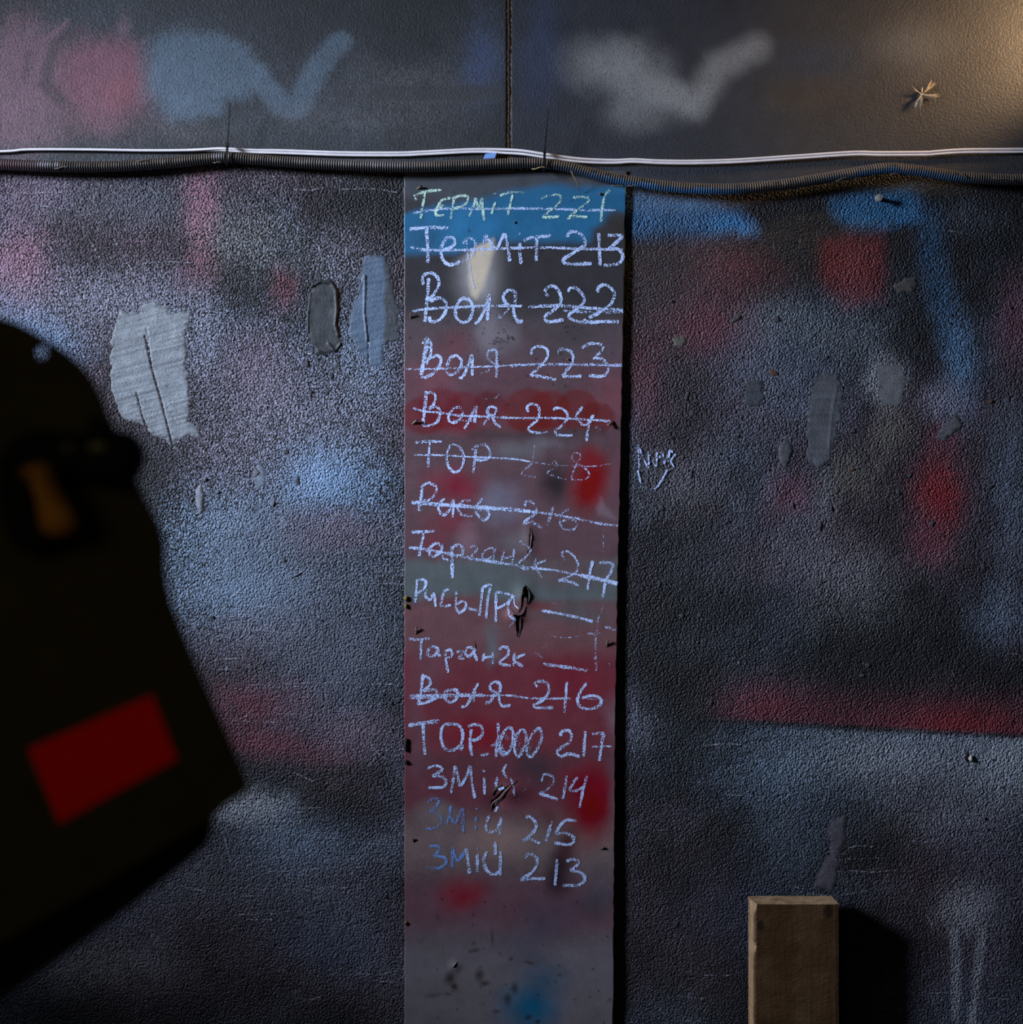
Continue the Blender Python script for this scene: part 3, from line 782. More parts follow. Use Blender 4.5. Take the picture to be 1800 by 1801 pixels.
def make_strip():
    y0, y1, st = 300.0, 2300.0, 2.0
    ny = int((y1 - y0) / st) + 1; nx = 194
    t = np.linspace(0, 1, nx)
    gy = (y0 + np.arange(ny) * st)[:, None] + 0 * t[None, :]
    xl = strip_left(gy) + 1.0 * (vnoise(gy, gy * 0, 9, 7) - 0.5); xr = strip_right(gy) + 1.6 * (vnoise(gy, gy * 0, 13, 8) - 0.5)
    gx = xl + (xr - xl) * t[None, :]
    h = h_strip(gx, gy)
    k = (D - h) / D
    co = np.stack([(gx - 900) * S * k, -h, ZC + (900.5 - gy) * S * k], -1).reshape(-1, 3)
    idx = np.arange(nx * ny).reshape(ny, nx)
    torn = np.zeros(gx.shape, dtype=bool)
    for pl in TEARS: torn |= in_poly(gx, gy, pl)
    fk = ~((torn[:-1, :-1] & torn[1:, 1:]) | (torn[1:, :-1] & torn[:-1, 1:]))
    q = np.stack([idx[:-1, :-1], idx[1:, :-1], idx[1:, 1:], idx[:-1, 1:]], -1)[fk]
    P = paint_strip(gx, gy)
    base, top, cov = P.base.reshape(-1, 3), P.top.reshape(-1, 3), P.cov.ravel()
    ring = np.concatenate([idx[0, :], idx[1:, -1], idx[-1, -2::-1], idx[-2:0:-1, 0]])
    n0 = len(co)
    rc = co[ring].copy(); rc[:, 1] += 0.0016
    co = np.concatenate([co, rc]); r2 = n0 + np.arange(len(ring))
    q = np.concatenate([q, np.stack([ring, np.roll(ring, -1), np.roll(r2, -1), r2], -1)])
    base = np.concatenate([base, base[ring]]); top = np.concatenate([top, top[ring]]); cov = np.concatenate([cov, cov[ring]])
    me = np_mesh('metal_strip', co, q)
    attr_color(me, 'base', base); attr_color(me, 'top', top); attr_float(me, 'cov', cov)
    return link('metal_strip', me, M_STRIP)
strip = make_strip()
tag(strip, 'tall painted metal strip on the wall covered with chalk-written lists', 'metal strip')

# curled lips of the tears
def lip(pts, w, lift, mat, name='torn_lip'):
    pts = smooth_path(pts, 3); lift *= 0.22; w = (w[0] * .6, w[1] * .6)
    vs, fs = [], []
    for i, p in enumerate(pts):
        e = math.sin(math.pi * (i + 0.3) / (len(pts) - 0.4)); wob = 1 + 0.12 * math.sin(i * 1.3)
        hh = float(h_strip(np.array(p[0]), np.array(p[1])))
        a = W(p[0], p[1], hh + 0.0002); b = W(p[0] + w[0] * e * wob, p[1] + w[1] * e, hh + lift * e * wob + 0.0003)
        c = W(p[0] + w[0] * e * wob * .5, p[1] + w[1] * e * .5, hh + lift * .75 * e + 0.0003)
        vs += [a, c, b]
    for i in range(len(pts) - 1):
        k = i * 3
        fs += [(k, k + 3, k + 4, k + 1), (k + 1, k + 4, k + 5, k + 2)]
    me = pymesh(name, vs, fs)
    o = link(name, me, mat, strip, True)
    md = o.modifiers.new('thickness', 'SOLIDIFY'); md.thickness = 0.0006
    return o
M_LIP = plain('torn_painted_lip', (0.16, 0.085, 0.09), 0.5, nscale=400, bump=0.0004, col2=(0.05, 0.03, 0.03))
M_LIPD = plain('torn_dark_lip', (0.050, 0.034, 0.030), 0.6, nscale=400, bump=0.0004, col2=(0.018, 0.013, 0.012))
lip([(934, 927), (934, 945), (931, 965), (928, 983)], (4, -2), 0.004, M_LIP)
lip([(924, 1028), (929, 1038), (931, 1050), (928, 1064)], (4, 1), 0.005, M_LIPD)
lip([(921, 1032), (919, 1050), (918, 1066), (912, 1076)], (-4, 2), 0.004, M_LIPD)
lip([(897, 1068), (906, 1078), (918, 1079), (926, 1066)], (0, 5), 0.006, M_LIP)
lip([(916, 1084), (915, 1100), (912, 1122)], (4, 0), 0.004, M_LIPD)
lip([(864, 1426), (866, 1412), (878, 1402), (890, 1388), (910, 1372)], (6, 6), 0.005, M_LIP)
lip([(870, 1400), (866, 1395), (872, 1385), (884, 1380)], (3, 8), 0.002, M_LIPD)
lip([(795, 1704), (800, 1699), (806, 1690)], (-4, -2), 0.004, plain('bright_torn_edge', (0.45, 0.46, 0.48), 0.4, nscale=300, bump=0))
lip([(834, 1128), (836, 1138), (833, 1146)], (2, 0), 0.003, M_LIPD)
for y, dy, m in [(1052, 16, M_FOAM), (1066, 10, M_FOAM), (1310, 30, M_HOLE), (1623, 10, M_FOAM), (1340, 14, M_HOLE)]:
    fm = lump_mesh('torn_edge_scrap', int(y), 3.5 * S, dy * 0.5 * S, 0.003)
    o = link('torn_edge_scrap', fm, m, strip); o.location = W(714, y, 0.0065)

# nails driven through the strip
def nail(px, py, dx, dy, L, r, mat=M_NAIL, parent=None, base_h=None, head=True, name='nail'):
    hh = float(h_strip(np.array(px), np.array(py))) if base_h is None else base_h
    a = W(px, py, hh - 0.003); b = W(px + dx, py + dy, hh + L)
    ax = (b - a).normalized()
    vs, fs = tube([a, a.lerp(b, .5), b - ax * .0008], r * .8 if parent else r * .55, 8)
    ch = [(vs, fs)]
    if head:
        ch.append(tube([b - ax * .0014, b - ax * .0004, b, b + ax * .0003], r, 12, [r * .8, r, r * .9, r * .4]))
    return link(name, parts_mesh(name, ch), mat, parent, True)
for a in [(732, 333, 9, -5, .006, .0024), (723, 563, 0, -12, .007, .0020), (724, 747, 10, -8, .008, .0024), (1082, 741, -12, 7, .008, .0026),
          (732, 1119, 1, -16, .006, .0018), (1068, 1140, 1, -14, .007, .0021), (729, 1484, -3, -10, .004, .0016), (1056, 1496, 6, -6, .004, .0018), (1055, 342, 1, -1, .003, .0022), (998, 632, 2, 0, .003, .0018)]:
    nail(*a, parent=strip)
# ------------------------------------------------------------------ chalk writing
def K(ox, oy, sc=4.2857):
    return lambda pts: [(ox + x / sc, oy + y / sc) for x, y in pts]
zoff = [0.0]
def ribbon(pts, w, dens, jit, hfun, r, taper=True):
    """flat chalk stroke lying on the surface: three vertices across"""
    P = np.array(smooth_path(pts, 2.2))
    n = len(P)
    zoff[0] = (zoff[0] + 0.000017) % 0.0003
    ph = r.uniform(0, 99)
    rs = np.random.RandomState(r.randrange(1 << 30))
    T = np.gradient(P, axis=0); L = np.hypot(T[:, 0], T[:, 1]) + 1e-6
    nrm = np.stack([-T[:, 1] / L, T[:, 0] / L], -1)
    i = np.arange(n)
    ww = w * 1.12 * (0.94 + 0.10 * np.sin(i * 0.33 + ph) + rs.uniform(-.12, .12, n))
    dd = dens * (0.95 + 0.12 * np.sin(i * .19 + ph * 2))
    if taper: ww[0] *= .75; ww[-1] *= .75
    side = np.array([-1, -.6, .6, 1]); c = np.array([.10, .97, .97, .10])
    xy = P[:, None, :] + nrm[:, None, :] * (side[None, :] * ww[:, None] * .5)[..., None] + rs.uniform(-jit, jit, (n, 4, 2))
    x, y = xy[..., 0].ravel(), xy[..., 1].ravel()
    h = hfun(x, y) + 0.0005 + zoff[0]
    k = (D - h) / D
    vs = np.stack([(x - 900) * S * k, -h, ZC + (900.5 - y) * S * k], -1).tolist()
    cv = (c[None, :] * dd[:, None]).ravel().tolist()
    fs = [(q * 4 + k_, q * 4 + k_ + 4, q * 4 + k_ + 5, q * 4 + k_ + 1) for q in range(n - 1) for k_ in range(3)]
    return vs, fs, cv

def chalk(name, strokes, mat, parent, label, hfun=h_strip, seed=0):
    """strokes: list of (points, width px, density)"""
    r = random.Random(seed)
    V, F, C = [], [], []
    for pts, w, dens in strokes:
        if parent is not wall:
            pts = [(min(x, float(strip_right(y)) - 1.0), y) for x, y in pts]
        vs, fs, cv = ribbon(pts, w, dens, 0.25, hfun, r)
        o = len(V); V += vs; F += [tuple(i + o for i in f) for f in fs]; C += cv
    me = pymesh(name, V, F); attr_float(me, 'cov', np.array(C))
    o = link(name, me, mat, parent)
    if label: o['label'] = label
    return o

LINES = []
def line(orig, label, mat, text, strike=(), w=6.6, d=0.80, sw=6.0, sd=0.74, num=1000, second='chalk_number'):
    k = K(*orig)
    st = {'chalk_name': [], second: [], 'chalk_smudge': []}
    for s_ in text:
        ww, dd = w, d
        if isinstance(s_, dict): ww, dd, s_ = s_.get('w', w), s_.get('d', d), s_['p']
        key = 'chalk_smudge' if dd < .44 else second if min(p[0] for p in s_) >= num else 'chalk_name'
        st[key].append((k(s_), ww, dd))
    i = len(LINES); first = None
    for j, (key, ss) in enumerate(st.items()):
        if not ss: continue
        o = chalk(key, ss, mat, strip, label if first is None else None, seed=i + 100 * j)
        first = first or o
        if key == 'chalk_smudge': o['kind'] = 'stuff'
    for s_ in strike:
        ww, dd = sw, sd
        if isinstance(s_, dict): ww, dd, s_ = s_.get('w', sw), s_.get('d', sd), s_['p']
        chalk('strike_line', [(k(s_), ww, dd)], M_CH, first, None, seed=50 + i)
    LINES.append(first)

A = (700, 300)
line(A, 'pale green chalk line reading ТЕРМіТ 221', M_CHG, [
    [(145, 225), (130, 188), (215, 158), (328, 145)], [(205, 165), (190, 250), (172, 365)],
    [(400, 205), (335, 222), (305, 265), (285, 318), (298, 338), (350, 335)], [(300, 272), (355, 262)],
    [(425, 200), (410, 290), (398, 370)], [(408, 212), (470, 190), (525, 195), (520, 240), (470, 275), (415, 290)],
    [(588, 205), (570, 270), (540, 345)], [(588, 208), (612, 292), (635, 210), (640, 290), (652, 375)],
    [(735, 235), (708, 325)], {'p': [(712, 172), (742, 170)], 'd': .45, 'w': 4},
    {'p': [(770, 190), (840, 165), (900, 163)], 'd': .75}, {'p': [(900, 163), (962, 166)], 'd': .45, 'w': 5}, [(866, 180), (830, 335)],
    {'p': [(1080, 215), (1130, 190), (1200, 182), (1230, 205), (1200, 265), (1140, 310), (1090, 350)], 'd': .62}, [(1092, 352), (1150, 352), (1220, 345)],
    {'p': [(1320, 205), (1380, 198), (1440, 208), (1430, 240), (1350, 300), (1278, 365)], 'd': .68}, [(1275, 365), (1340, 345), (1430, 350)],
    [(1600, 145), (1562, 190), (1542, 280), (1532, 385)]],
    [[(115, 320), (250, 300), (400, 285), (600, 290), (900, 285), (1200, 290), (1400, 298), (1645, 298)]], w=5.6, sw=5.2)
line(A, 'white chalk line reading Терміт 213 across the blue paint', M_CH, [
    [(90, 442), (230, 430), (380, 432)], [(215, 440), (225, 560), (226, 695)],
    [(335, 602), (400, 578), (430, 545), (420, 510), (375, 505), (340, 550), (325, 610), (340, 670), (380, 708), (430, 705), (472, 685)],
    {'p': [(492, 550), (530, 507), (578, 530), (588, 580)], 'd': .62}, {'p': [(588, 580), (545, 660), (485, 690)], 'd': .42},
    {'p': [(520, 530), (525, 620), (545, 730), (575, 890)], 'w': 3.2, 'd': .6},
    {'p': [(660, 482), (650, 560), (640, 640)], 'd': .55}, [(662, 482), (700, 545), (745, 590), (805, 480), (830, 580), (846, 685)],
    {'p': [(916, 474), (928, 480)], 'd': .7}, [(922, 545), (920, 620), (932, 705)],
    [(950, 530), (1000, 507), (1155, 490)], [(1045, 510), (1045, 680)],
    [(1275, 500), (1300, 465), (1350, 465), (1400, 500), (1412, 560), (1370, 590), (1300, 635), (1250, 670), (1255, 695), (1320, 706), (1462, 700)],
    [(1515, 470), (1526, 715)], [(1580, 490), (1690, 490), (1650, 540), (1590, 590)], [(1590, 590), (1660, 592), (1695, 640), (1680, 690), (1620, 710), (1552, 716)]],
    [[(95, 575), (180, 595), (350, 600), (600, 595), (850, 585), (1100, 580), (1400, 590), (1702, 596)]], w=7.2, num=1200)
line(A, 'white chalk line reading Воля 222', M_CH, [
    [(235, 810), (222, 950), (205, 1140)], [(190, 862), (188, 800), (235, 772), (288, 790), (310, 850), (280, 920), (235, 970)],
    [(240, 985), (310, 960), (360, 990), (365, 1050), (330, 1110), (280, 1140), (242, 1130), (240, 1100)],
    [(450, 1000), (490, 965), (545, 980), (566, 1040), (550, 1110), (500, 1145), (450, 1120), (435, 1060), (452, 1000)],
    [(580, 1152), (605, 1140), (650, 1060), (690, 940), (682, 1050), (675, 1130)],
    [(880, 1030), (886, 930), (860, 902), (820, 910), (795, 950), (810, 990), (850, 1020)], {'p': [(845, 1030), (800, 1085), (765, 1110), (768, 1080)], 'd': .6, 'w': 5},
    [(870, 1030), (880, 1090), (910, 1140), (945, 1132)],
    [(1135, 950), (1110, 910), (1130, 880), (1180, 872), (1220, 920), (1230, 990), (1190, 1040), (1120, 1090), (1105, 1115), (1140, 1140), (1250, 1125)],
    [(1285, 915), (1300, 885), (1350, 890), (1402, 950), (1400, 1000), (1340, 1050), (1290, 1090), (1310, 1120), (1380, 1142), (1450, 1140)],
    [(1505, 920), (1515, 880), (1560, 860), (1610, 890), (1635, 940), (1600, 1010), (1520, 1070), (1440, 1110)], [(1400, 1120), (1440, 1142), (1550, 1138), (1668, 1142)]],
    [[(110, 1060), (250, 1040), (450, 1030), (700, 1020), (940, 1022)], {'p': [(985, 1030), (1200, 1018), (1450, 1038), (1702, 1052)], 'w': 7}, {'p': [(1250, 1055), (1450, 1068), (1702, 1068)], 'd': .55}], w=7.0)
B = (700, 580)
line(B, 'white chalk line reading Воля 223', M_CH, [
    {'p': [(222, 75), (205, 180), (178, 340)], 'w': 9}, [(185, 105), (220, 65), (250, 120), (245, 190), (215, 260)], [(220, 225), (290, 195), (325, 220), (310, 280), (250, 340), (190, 360), (175, 335)],
    [(440, 190), (480, 230), (470, 290), (420, 335), (375, 330), (370, 280), (395, 215), (442, 190)],
    [(460, 362), (492, 352), (530, 270), (560, 195), (562, 345)],
    {'p': [(740, 150), (690, 160), (675, 205), (700, 240), (735, 262)], 'd': .62, 'w': 5.5}, {'p': [(746, 150), (747, 260), (742, 360)], 'd': .66}, {'p': [(700, 290), (660, 320), (620, 325)], 'd': .48, 'w': 5},
    {'p': [(1010, 190), (1010, 150), (1060, 125), (1120, 145), (1130, 200), (1080, 270), (1000, 345)], 'w': 5.5}, [(1000, 345), (1060, 350), (1195, 376)],
    {'p': [(1205, 182), (1220, 150), (1280, 150), (1320, 190), (1310, 260), (1270, 310), (1240, 350)], 'd': .7}, [(1240, 350), (1300, 352), (1385, 350)],
    {'p': [(1390, 138), (1440, 108), (1510, 105), (1550, 125), (1520, 180), (1470, 215)], 'd': .7}, [(1470, 215), (1540, 220), (1585, 270), (1580, 320), (1540, 350), (1440, 345)]],
    [{'p': [(65, 297), (350, 292), (600, 280), (850, 268), (1100, 258), (1400, 265), (1692, 272)], 'w': 4.2}, {'p': [(850, 274), (1000, 264), (1400, 262), (1692, 266)], 'w': 6, 'd': .6}], w=6.4, num=950)
line(B, 'white chalk line reading Воля 224 over the scalloped red paint', M_CH, [
    {'p': [(215, 462), (205, 580), (190, 720)], 'w': 8}, [(205, 490), (250, 470), (285, 500), (270, 560), (230, 600)], [(230, 600), (290, 580), (320, 620), (300, 690), (250, 720), (190, 725)],
    [(430, 587), (480, 590), (485, 650), (440, 695), (390, 690), (385, 640), (430, 587)],
    [(500, 745), (530, 700), (592, 580), (578, 700)],
    [(730, 640), (742, 595), (700, 580), (675, 610), (690, 640), (732, 648)], [(700, 650), (645, 715)], [(710, 650), (740, 710), (778, 735)],
    [(985, 622), (975, 585), (1000, 560), (1050, 570), (1070, 620), (1050, 680), (985, 740), (1000, 765), (1050, 776), (1128, 770)],
    [(1170, 605), (1195, 590), (1250, 600), (1280, 650), (1250, 710), (1190, 760), (1200, 790), (1260, 796), (1318, 795)],
    [(1392, 580), (1350, 640), (1352, 672), (1412, 718), (1470, 650)], [(1476, 640), (1436, 740), (1425, 840)],
    {'p': [(1485, 735), (1525, 745), (1500, 790)], 'd': .4, 'w': 4}, {'p': [(650, 525), (740, 510), (765, 480)], 'd': .35, 'w': 4}],
    [{'p': [(115, 590), (200, 615), (320, 625), (450, 645), (650, 655), (900, 665), (1150, 665), (1400, 675), (1605, 690)], 'w': 4.6}, {'p': [(380, 670), (500, 685), (560, 690)], 'w': 2.5, 'd': .5}], w=5.8, d=.74, num=930)
line(B, 'white chalk line reading ТОР with a rubbed-out 228', M_CH, [
    {'p': [(130, 852), (200, 842), (335, 842)], 'd': .66}, [(240, 850), (235, 950), (230, 1042)],
    [(400, 865), (370, 930), (375, 1010), (410, 1065), (450, 1070), (490, 1020), (495, 940), (460, 880), (410, 862)],
    [(590, 900), (580, 980), (570, 1080)], {'p': [(560, 905), (600, 875), (660, 870), (695, 910), (690, 960), (640, 985), (590, 980)], 'd': .68},
    {'p': [(1035, 865), (1020, 950), (1010, 1010)], 'w': 2.6, 'd': .5}, {'p': [(1010, 1010), (935, 1075), (950, 1095), (1040, 1110)], 'w': 4, 'd': .56},
    {'p': [(1150, 1020), (1190, 990), (1195, 1030), (1125, 1075)], 'w': 3.4, 'd': .46}, {'p': [(1125, 1078), (1200, 1110), (1270, 1130)], 'w': 3.4, 'd': .48},
    {'p': [(1370, 932), (1330, 930), (1312, 970), (1350, 1000), (1380, 960), (1370, 932)], 'w': 4, 'd': .52},
    {'p': [(1350, 1005), (1320, 1080), (1315, 1125), (1400, 1130), (1445, 1100), (1420, 1050), (1360, 1010)], 'w': 4, 'd': .56}],
    [{'p': [(125, 945), (300, 945), (550, 958), (850, 972), (1000, 995)], 'w': 3.6, 'd': .8}, {'p': [(1000, 995), (1200, 1020), (1450, 1030), (1640, 1005)], 'w': 2.6, 'd': .5}], w=5.8, d=.74, num=900)
C = (700, 830)
line(C, 'white chalk line reading Рись 216 under a thick strike', M_CH, [
    {'p': [(185, 100), (175, 200), (160, 295)], 'w': 8}, [(180, 110), (230, 82), (285, 110), (280, 170), (240, 210), (190, 222)],
    [(355, 200), (315, 240), (310, 290), (350, 325), (400, 270), (420, 215), (415, 342)],
    {'p': [(550, 215), (490, 220), (455, 265), (475, 315), (520, 330), (565, 330)], 'd': .66},
    {'p': [(640, 200), (590, 260), (588, 300), (620, 340), (655, 365), (690, 320), (660, 282), (600, 290)], 'd': .66},
    {'p': [(955, 260), (970, 225), (1010, 225), (1045, 270), (1030, 320), (960, 370), (945, 390), (1010, 380), (1088, 422)], 'd': .60},
    {'p': [(1175, 265), (1130, 400)], 'd': .62}, {'p': [(1290, 275), (1230, 330), (1225, 390), (1260, 430), (1330, 430), (1355, 390), (1320, 360), (1240, 370)], 'd': .52, 'w': 5}],
    [{'p': [(105, 230), (300, 245), (550, 262), (800, 280), (1000, 298)], 'w': 8, 'd': .82}, {'p': [(1000, 298), (1200, 325), (1370, 355), (1500, 385), (1662, 405)], 'w': 5.5, 'd': .62}], w=6.0, d=.74, num=900)
line(C, 'white chalk line reading Тарган2к 217 struck through', M_CH, [
    [(100, 455), (280, 445)], [(195, 460), (180, 540), (160, 635)],
    [(340, 560), (290, 540), (245, 570), (240, 620), (280, 635), (330, 590), (332, 542)], [(332, 560), (340, 640), (382, 667)],
    {'p': [(410, 560), (410, 700), (412, 800)], 'w': 7}, [(410, 570), (450, 550), (490, 570), (485, 620), (440, 640)],
    {'p': [(545, 570), (580, 555), (600, 580), (570, 620), (545, 650), (580, 660), (640, 660)], 'd': .6, 'w': 5},
    {'p': [(735, 580), (690, 575), (645, 610), (640, 650), (680, 660), (730, 610), (732, 572), (720, 650), (740, 690)], 'd': .6, 'w': 5},
    {'p': [(800, 590), (780, 690)], 'd': .62, 'w': 5}, {'p': [(782, 650), (860, 640)], 'd': .55, 'w': 5}, {'p': [(880, 580), (860, 715)], 'd': .62, 'w': 5},
    {'p': [(915, 520), (960, 550), (1000, 580), (990, 620), (930, 670), (920, 705), (960, 735), (1000, 720)], 'd': .6, 'w': 5},
    {'p': [(1040, 650), (1025, 740)], 'd': .6, 'w': 5}, {'p': [(1120, 665), (1040, 710), (1090, 800)], 'd': .6, 'w': 5},
    {'p': [(1258, 668), (1240, 610), (1290, 605), (1340, 650), (1360, 710), (1330, 770), (1210, 820)], 'd': .66, 'w': 5}, {'p': [(1210, 820), (1280, 822), (1366, 860)], 'd': .6},
    [(1470, 670), (1445, 780), (1435, 890)], [(1520, 685), (1615, 690), (1610, 750), (1570, 820), (1545, 950)]],
    [{'p': [(85, 570), (200, 585), (400, 620), (600, 660), (800, 690)], 'w': 6.5}, {'p': [(800, 690), (1000, 720), (1200, 745), (1400, 785)], 'w': 5}, {'p': [(1380, 780), (1500, 805), (1662, 842)], 'w': 9, 'd': .85}], w=6.2, d=.76, num=1180)
line(C, 'white chalk line reading Рись_ПРО beside the torn crack', M_CH, [
    [(145, 805), (140, 900), (132, 985)], [(145, 815), (205, 817), (205, 870), (152, 915)],
    [(222, 888), (207, 935), (245, 965), (270, 915), (286, 1020)],
    [(385, 885), (350, 900), (335, 960), (330, 1010), (402, 1005)],
    [(440, 900), (446, 1050), (500, 1040), (515, 990), (480, 975), (446, 1002)], [(530, 1030), (602, 1046)],
    [(640, 870), (630, 970), (615, 1085)], [(640, 870), (690, 850), (712, 860)], [(697, 868), (677, 980), (666, 1105)],
    [(740, 910), (740, 1130)], [(740, 905), (810, 915), (865, 935), (830, 985), (746, 1032)],
    [(878, 932), (840, 980), (830, 1030), (850, 1090), (885, 1112)], {'p': [(885, 1112), (840, 1175)], 'd': .55}, {'p': [(875, 940), (880, 1000), (910, 1030)], 'w': 3, 'd': .8},
    {'p': [(1085, 1045), (1200, 1065), (1330, 1090), (1470, 1128)], 'w': 6}, {'p': [(1160, 990), (1205, 998)], 'd': .5, 'w': 4},
    {'p': [(1556, 1010), (1520, 1080), (1500, 1190), (1495, 1290)], 'd': .42, 'w': 5}, {'p': [(1430, 1222), (1530, 1215)], 'd': .45}, {'p': [(1560, 1165), (1610, 1180), (1660, 1195)], 'd': .55},
    {'p': [(1110, 1210), (1200, 1245), (1320, 1245), (1430, 1215)], 'd': .4, 'w': 2.5}, {'p': [(1550, 430), (1550, 640)], 'd': .38, 'w': 3}], w=5.8, d=.78, second='chalk_dash')
E_ = (700, 1010)
line(E_, 'white chalk line reading Тарган2к with a smudged dash', M_CH, [
    [(85, 487), (160, 492), (240, 482)], [(180, 490), (175, 560), (172, 645)],
    [(310, 560), (260, 545), (225, 580), (235, 615), (280, 610), (305, 570), (312, 612), (326, 616)],
    [(355, 575), (365, 660), (380, 742)], [(360, 580), (400, 570), (410, 610), (370, 635)],
    [(445, 588), (480, 575), (490, 600), (460, 630), (502, 636)], [(570, 560), (530, 550), (510, 590), (530, 620), (570, 590), (577, 555)], [(570, 590), (602, 652)],
    [(650, 595), (640, 655)], [(645, 630), (712, 620)], [(715, 585), (716, 675)],
    [(765, 568), (790, 547), (830, 560), (830, 610), (770, 660), (790, 682), (852, 686)], [(880, 590), (870, 690)], [(960, 600), (880, 645), (942, 697)],
    {'p': [(1100, 665), (1130, 682), (1250, 697), (1430, 727)], 'w': 7, 'd': .66}, {'p': [(1025, 595), (1095, 630)], 'd': .42, 'w': 8},
    {'p': [(1490, 440), (1496, 730)], 'd': .52, 'w': 5}, {'p': [(1480, 625), (1500, 632)], 'd': .6, 'w': 8}, {'p': [(1090, 550), (1130, 530)], 'd': .32, 'w': 12}, {'p': [(1590, 660), (1600, 690)], 'd': .4, 'w': 3}], w=6.0, d=.78, second='chalk_dash')
line(E_, 'white chalk line reading Воля 216', M_CH, [
    [(192, 750), (177, 870), (155, 985)], [(187, 760), (240, 790), (240, 840), (190, 880)], [(190, 880), (280, 870), (295, 920), (250, 955), (155, 982)],
    [(400, 870), (450, 880), (442, 940), (395, 965), (355, 935), (365, 882), (412, 870)],
    [(475, 1000), (522, 985), (570, 890), (607, 820)], [(582, 860), (570, 962)],
    [(770, 890), (772, 832), (740, 810), (700, 830), (700, 870), (760, 897)], [(730, 900), (700, 960), (660, 970)], [(760, 900), (770, 970), (800, 995), (852, 985)],
    [(1052, 850), (1035, 820), (1080, 805), (1130, 830), (1136, 890), (1090, 950), (1025, 990), (1060, 1007), (1172, 1005)],
    [(1275, 810), (1266, 920), (1256, 1045)], [(1425, 820), (1380, 880), (1355, 950), (1380, 1000), (1450, 1016), (1520, 990), (1530, 940), (1470, 915), (1390, 930)]],
    [{'p': [(80, 918), (250, 914), (450, 912), (650, 912)], 'w': 7}, {'p': [(85, 934), (250, 932), (450, 920), (650, 916), (850, 915), (1000, 935), (1300, 938)], 'w': 4.5}, {'p': [(1300, 938), (1450, 940), (1572, 952)], 'w': 2.6, 'd': .5}], w=6.4)
F_ = (700, 1250)
line(F_, 'white chalk line reading ТОР_1000 217', M_CH, [
    {'p': [(80, 112), (160, 97), (317, 77)], 'w': 8}, [(190, 100), (195, 200), (205, 332)],
    [(420, 97), (350, 110), (325, 170), (335, 250), (370, 295), (430, 292), (480, 240), (490, 170), (460, 112), (392, 95)], [(475, 302), (492, 255)],
    [(555, 140), (545, 240), (560, 342)], [(530, 118), (580, 105), (630, 120), (637, 180), (590, 220), (555, 220)], [(625, 337), (687, 325)],
    [(755, 90), (757, 160), (740, 350)], {'p': [(700, 270), (740, 250), (790, 190)], 'd': .6, 'w': 8},
    {'p': [(832, 130), (790, 180), (765, 270), (792, 340), (842, 300), (872, 200), (852, 130), (820, 137)], 'd': .74},
    {'p': [(932, 135), (892, 200), (880, 290), (910, 347), (950, 280), (970, 190), (942, 135)], 'd': .74},
    {'p': [(1052, 130), (1000, 200), (970, 290), (1000, 350), (1050, 290), (1086, 200), (1072, 135), (1040, 142)], 'd': .72},
    {'p': [(770, 240), (800, 310), (830, 330)], 'd': .62, 'w': 7}, {'p': [(900, 180), (920, 300)], 'd': .40, 'w': 9}, {'p': [(1010, 210), (990, 330)], 'd': .42, 'w': 8}, {'p': [(780, 200), (850, 190)], 'd': .36, 'w': 12},
    [(1225, 192), (1240, 155), (1290, 150), (1312, 190), (1290, 240), (1203, 305), (1232, 346), (1290, 325), (1372, 347)],
    [(1415, 155), (1407, 250), (1402, 347)], {'p': [(1465, 175), (1552, 175), (1540, 230), (1520, 378)], 'd': .72}, {'p': [(1465, 272), (1612, 270)], 'd': .62, 'w': 4.5}], w=6.6, num=1150)
line(F_, 'white chalk line reading ЗМій 214 with its last letter torn', M_CH, [
    [(225, 437), (270, 415), (320, 422), (330, 450), (260, 490)], [(260, 490), (340, 500), (365, 535), (340, 575), (230, 580)],
    [(430, 415), (420, 500), (402, 622)], [(432, 420), (455, 500), (472, 565), (520, 490), (546, 420), (556, 520), (580, 660)],
    [(650, 500), (655, 630)], {'p': [(638, 453), (658, 460)], 'd': .8},
    [(755, 500), (740, 550), (760, 590), (800, 580)], {'p': [(850, 505), (868, 560), (877, 638)], 'd': .66, 'w': 5}, {'p': [(820, 405), (795, 448), (802, 475), (822, 507)], 'w': 5},
    {'p': [(1085, 535), (1100, 482), (1160, 490), (1176, 540), (1130, 590), (1065, 625)], 'd': .62, 'w': 5.4}, [(1065, 627), (1130, 642), (1208, 672)],
    {'p': [(1275, 490), (1260, 580), (1245, 667)], 'd': .74}, [(1355, 500), (1320, 550), (1300, 597), (1350, 602), (1402, 570)], [(1427, 490), (1397, 600), (1370, 732)],
    {'p': [(990, 510), (960, 600), (915, 680)], 'd': .28, 'w': 9}], w=6.2)
line(F_, 'white chalk number 215 beside faded blue letters', M_CH, [
    [(970, 812), (985, 795), (1030, 830), (1042, 880), (1000, 940), (945, 978)], [(945, 978), (1000, 970), (1077, 1002)],
    [(1160, 830), (1142, 900), (1120, 987)], [(1347, 830), (1260, 830), (1195, 920), (1260, 922), (1320, 950), (1327, 990), (1280, 1010), (1180, 995)]], w=6.6, num=0)
line(F_, 'faded blue chalk letters reading Змій', M_CHB, [
    [(225, 692), (270, 660), (310, 672), (290, 720), (240, 760)], [(250, 765), (310, 780), (330, 820), (290, 880), (210, 892)],
    [(400, 715), (390, 800), (367, 865)], [(395, 760), (430, 850), (490, 740), (492, 917)], {'p': [(590, 735), (597, 745)], 'd': .8}, [(590, 800), (586, 912)]], w=6.2, d=.66)
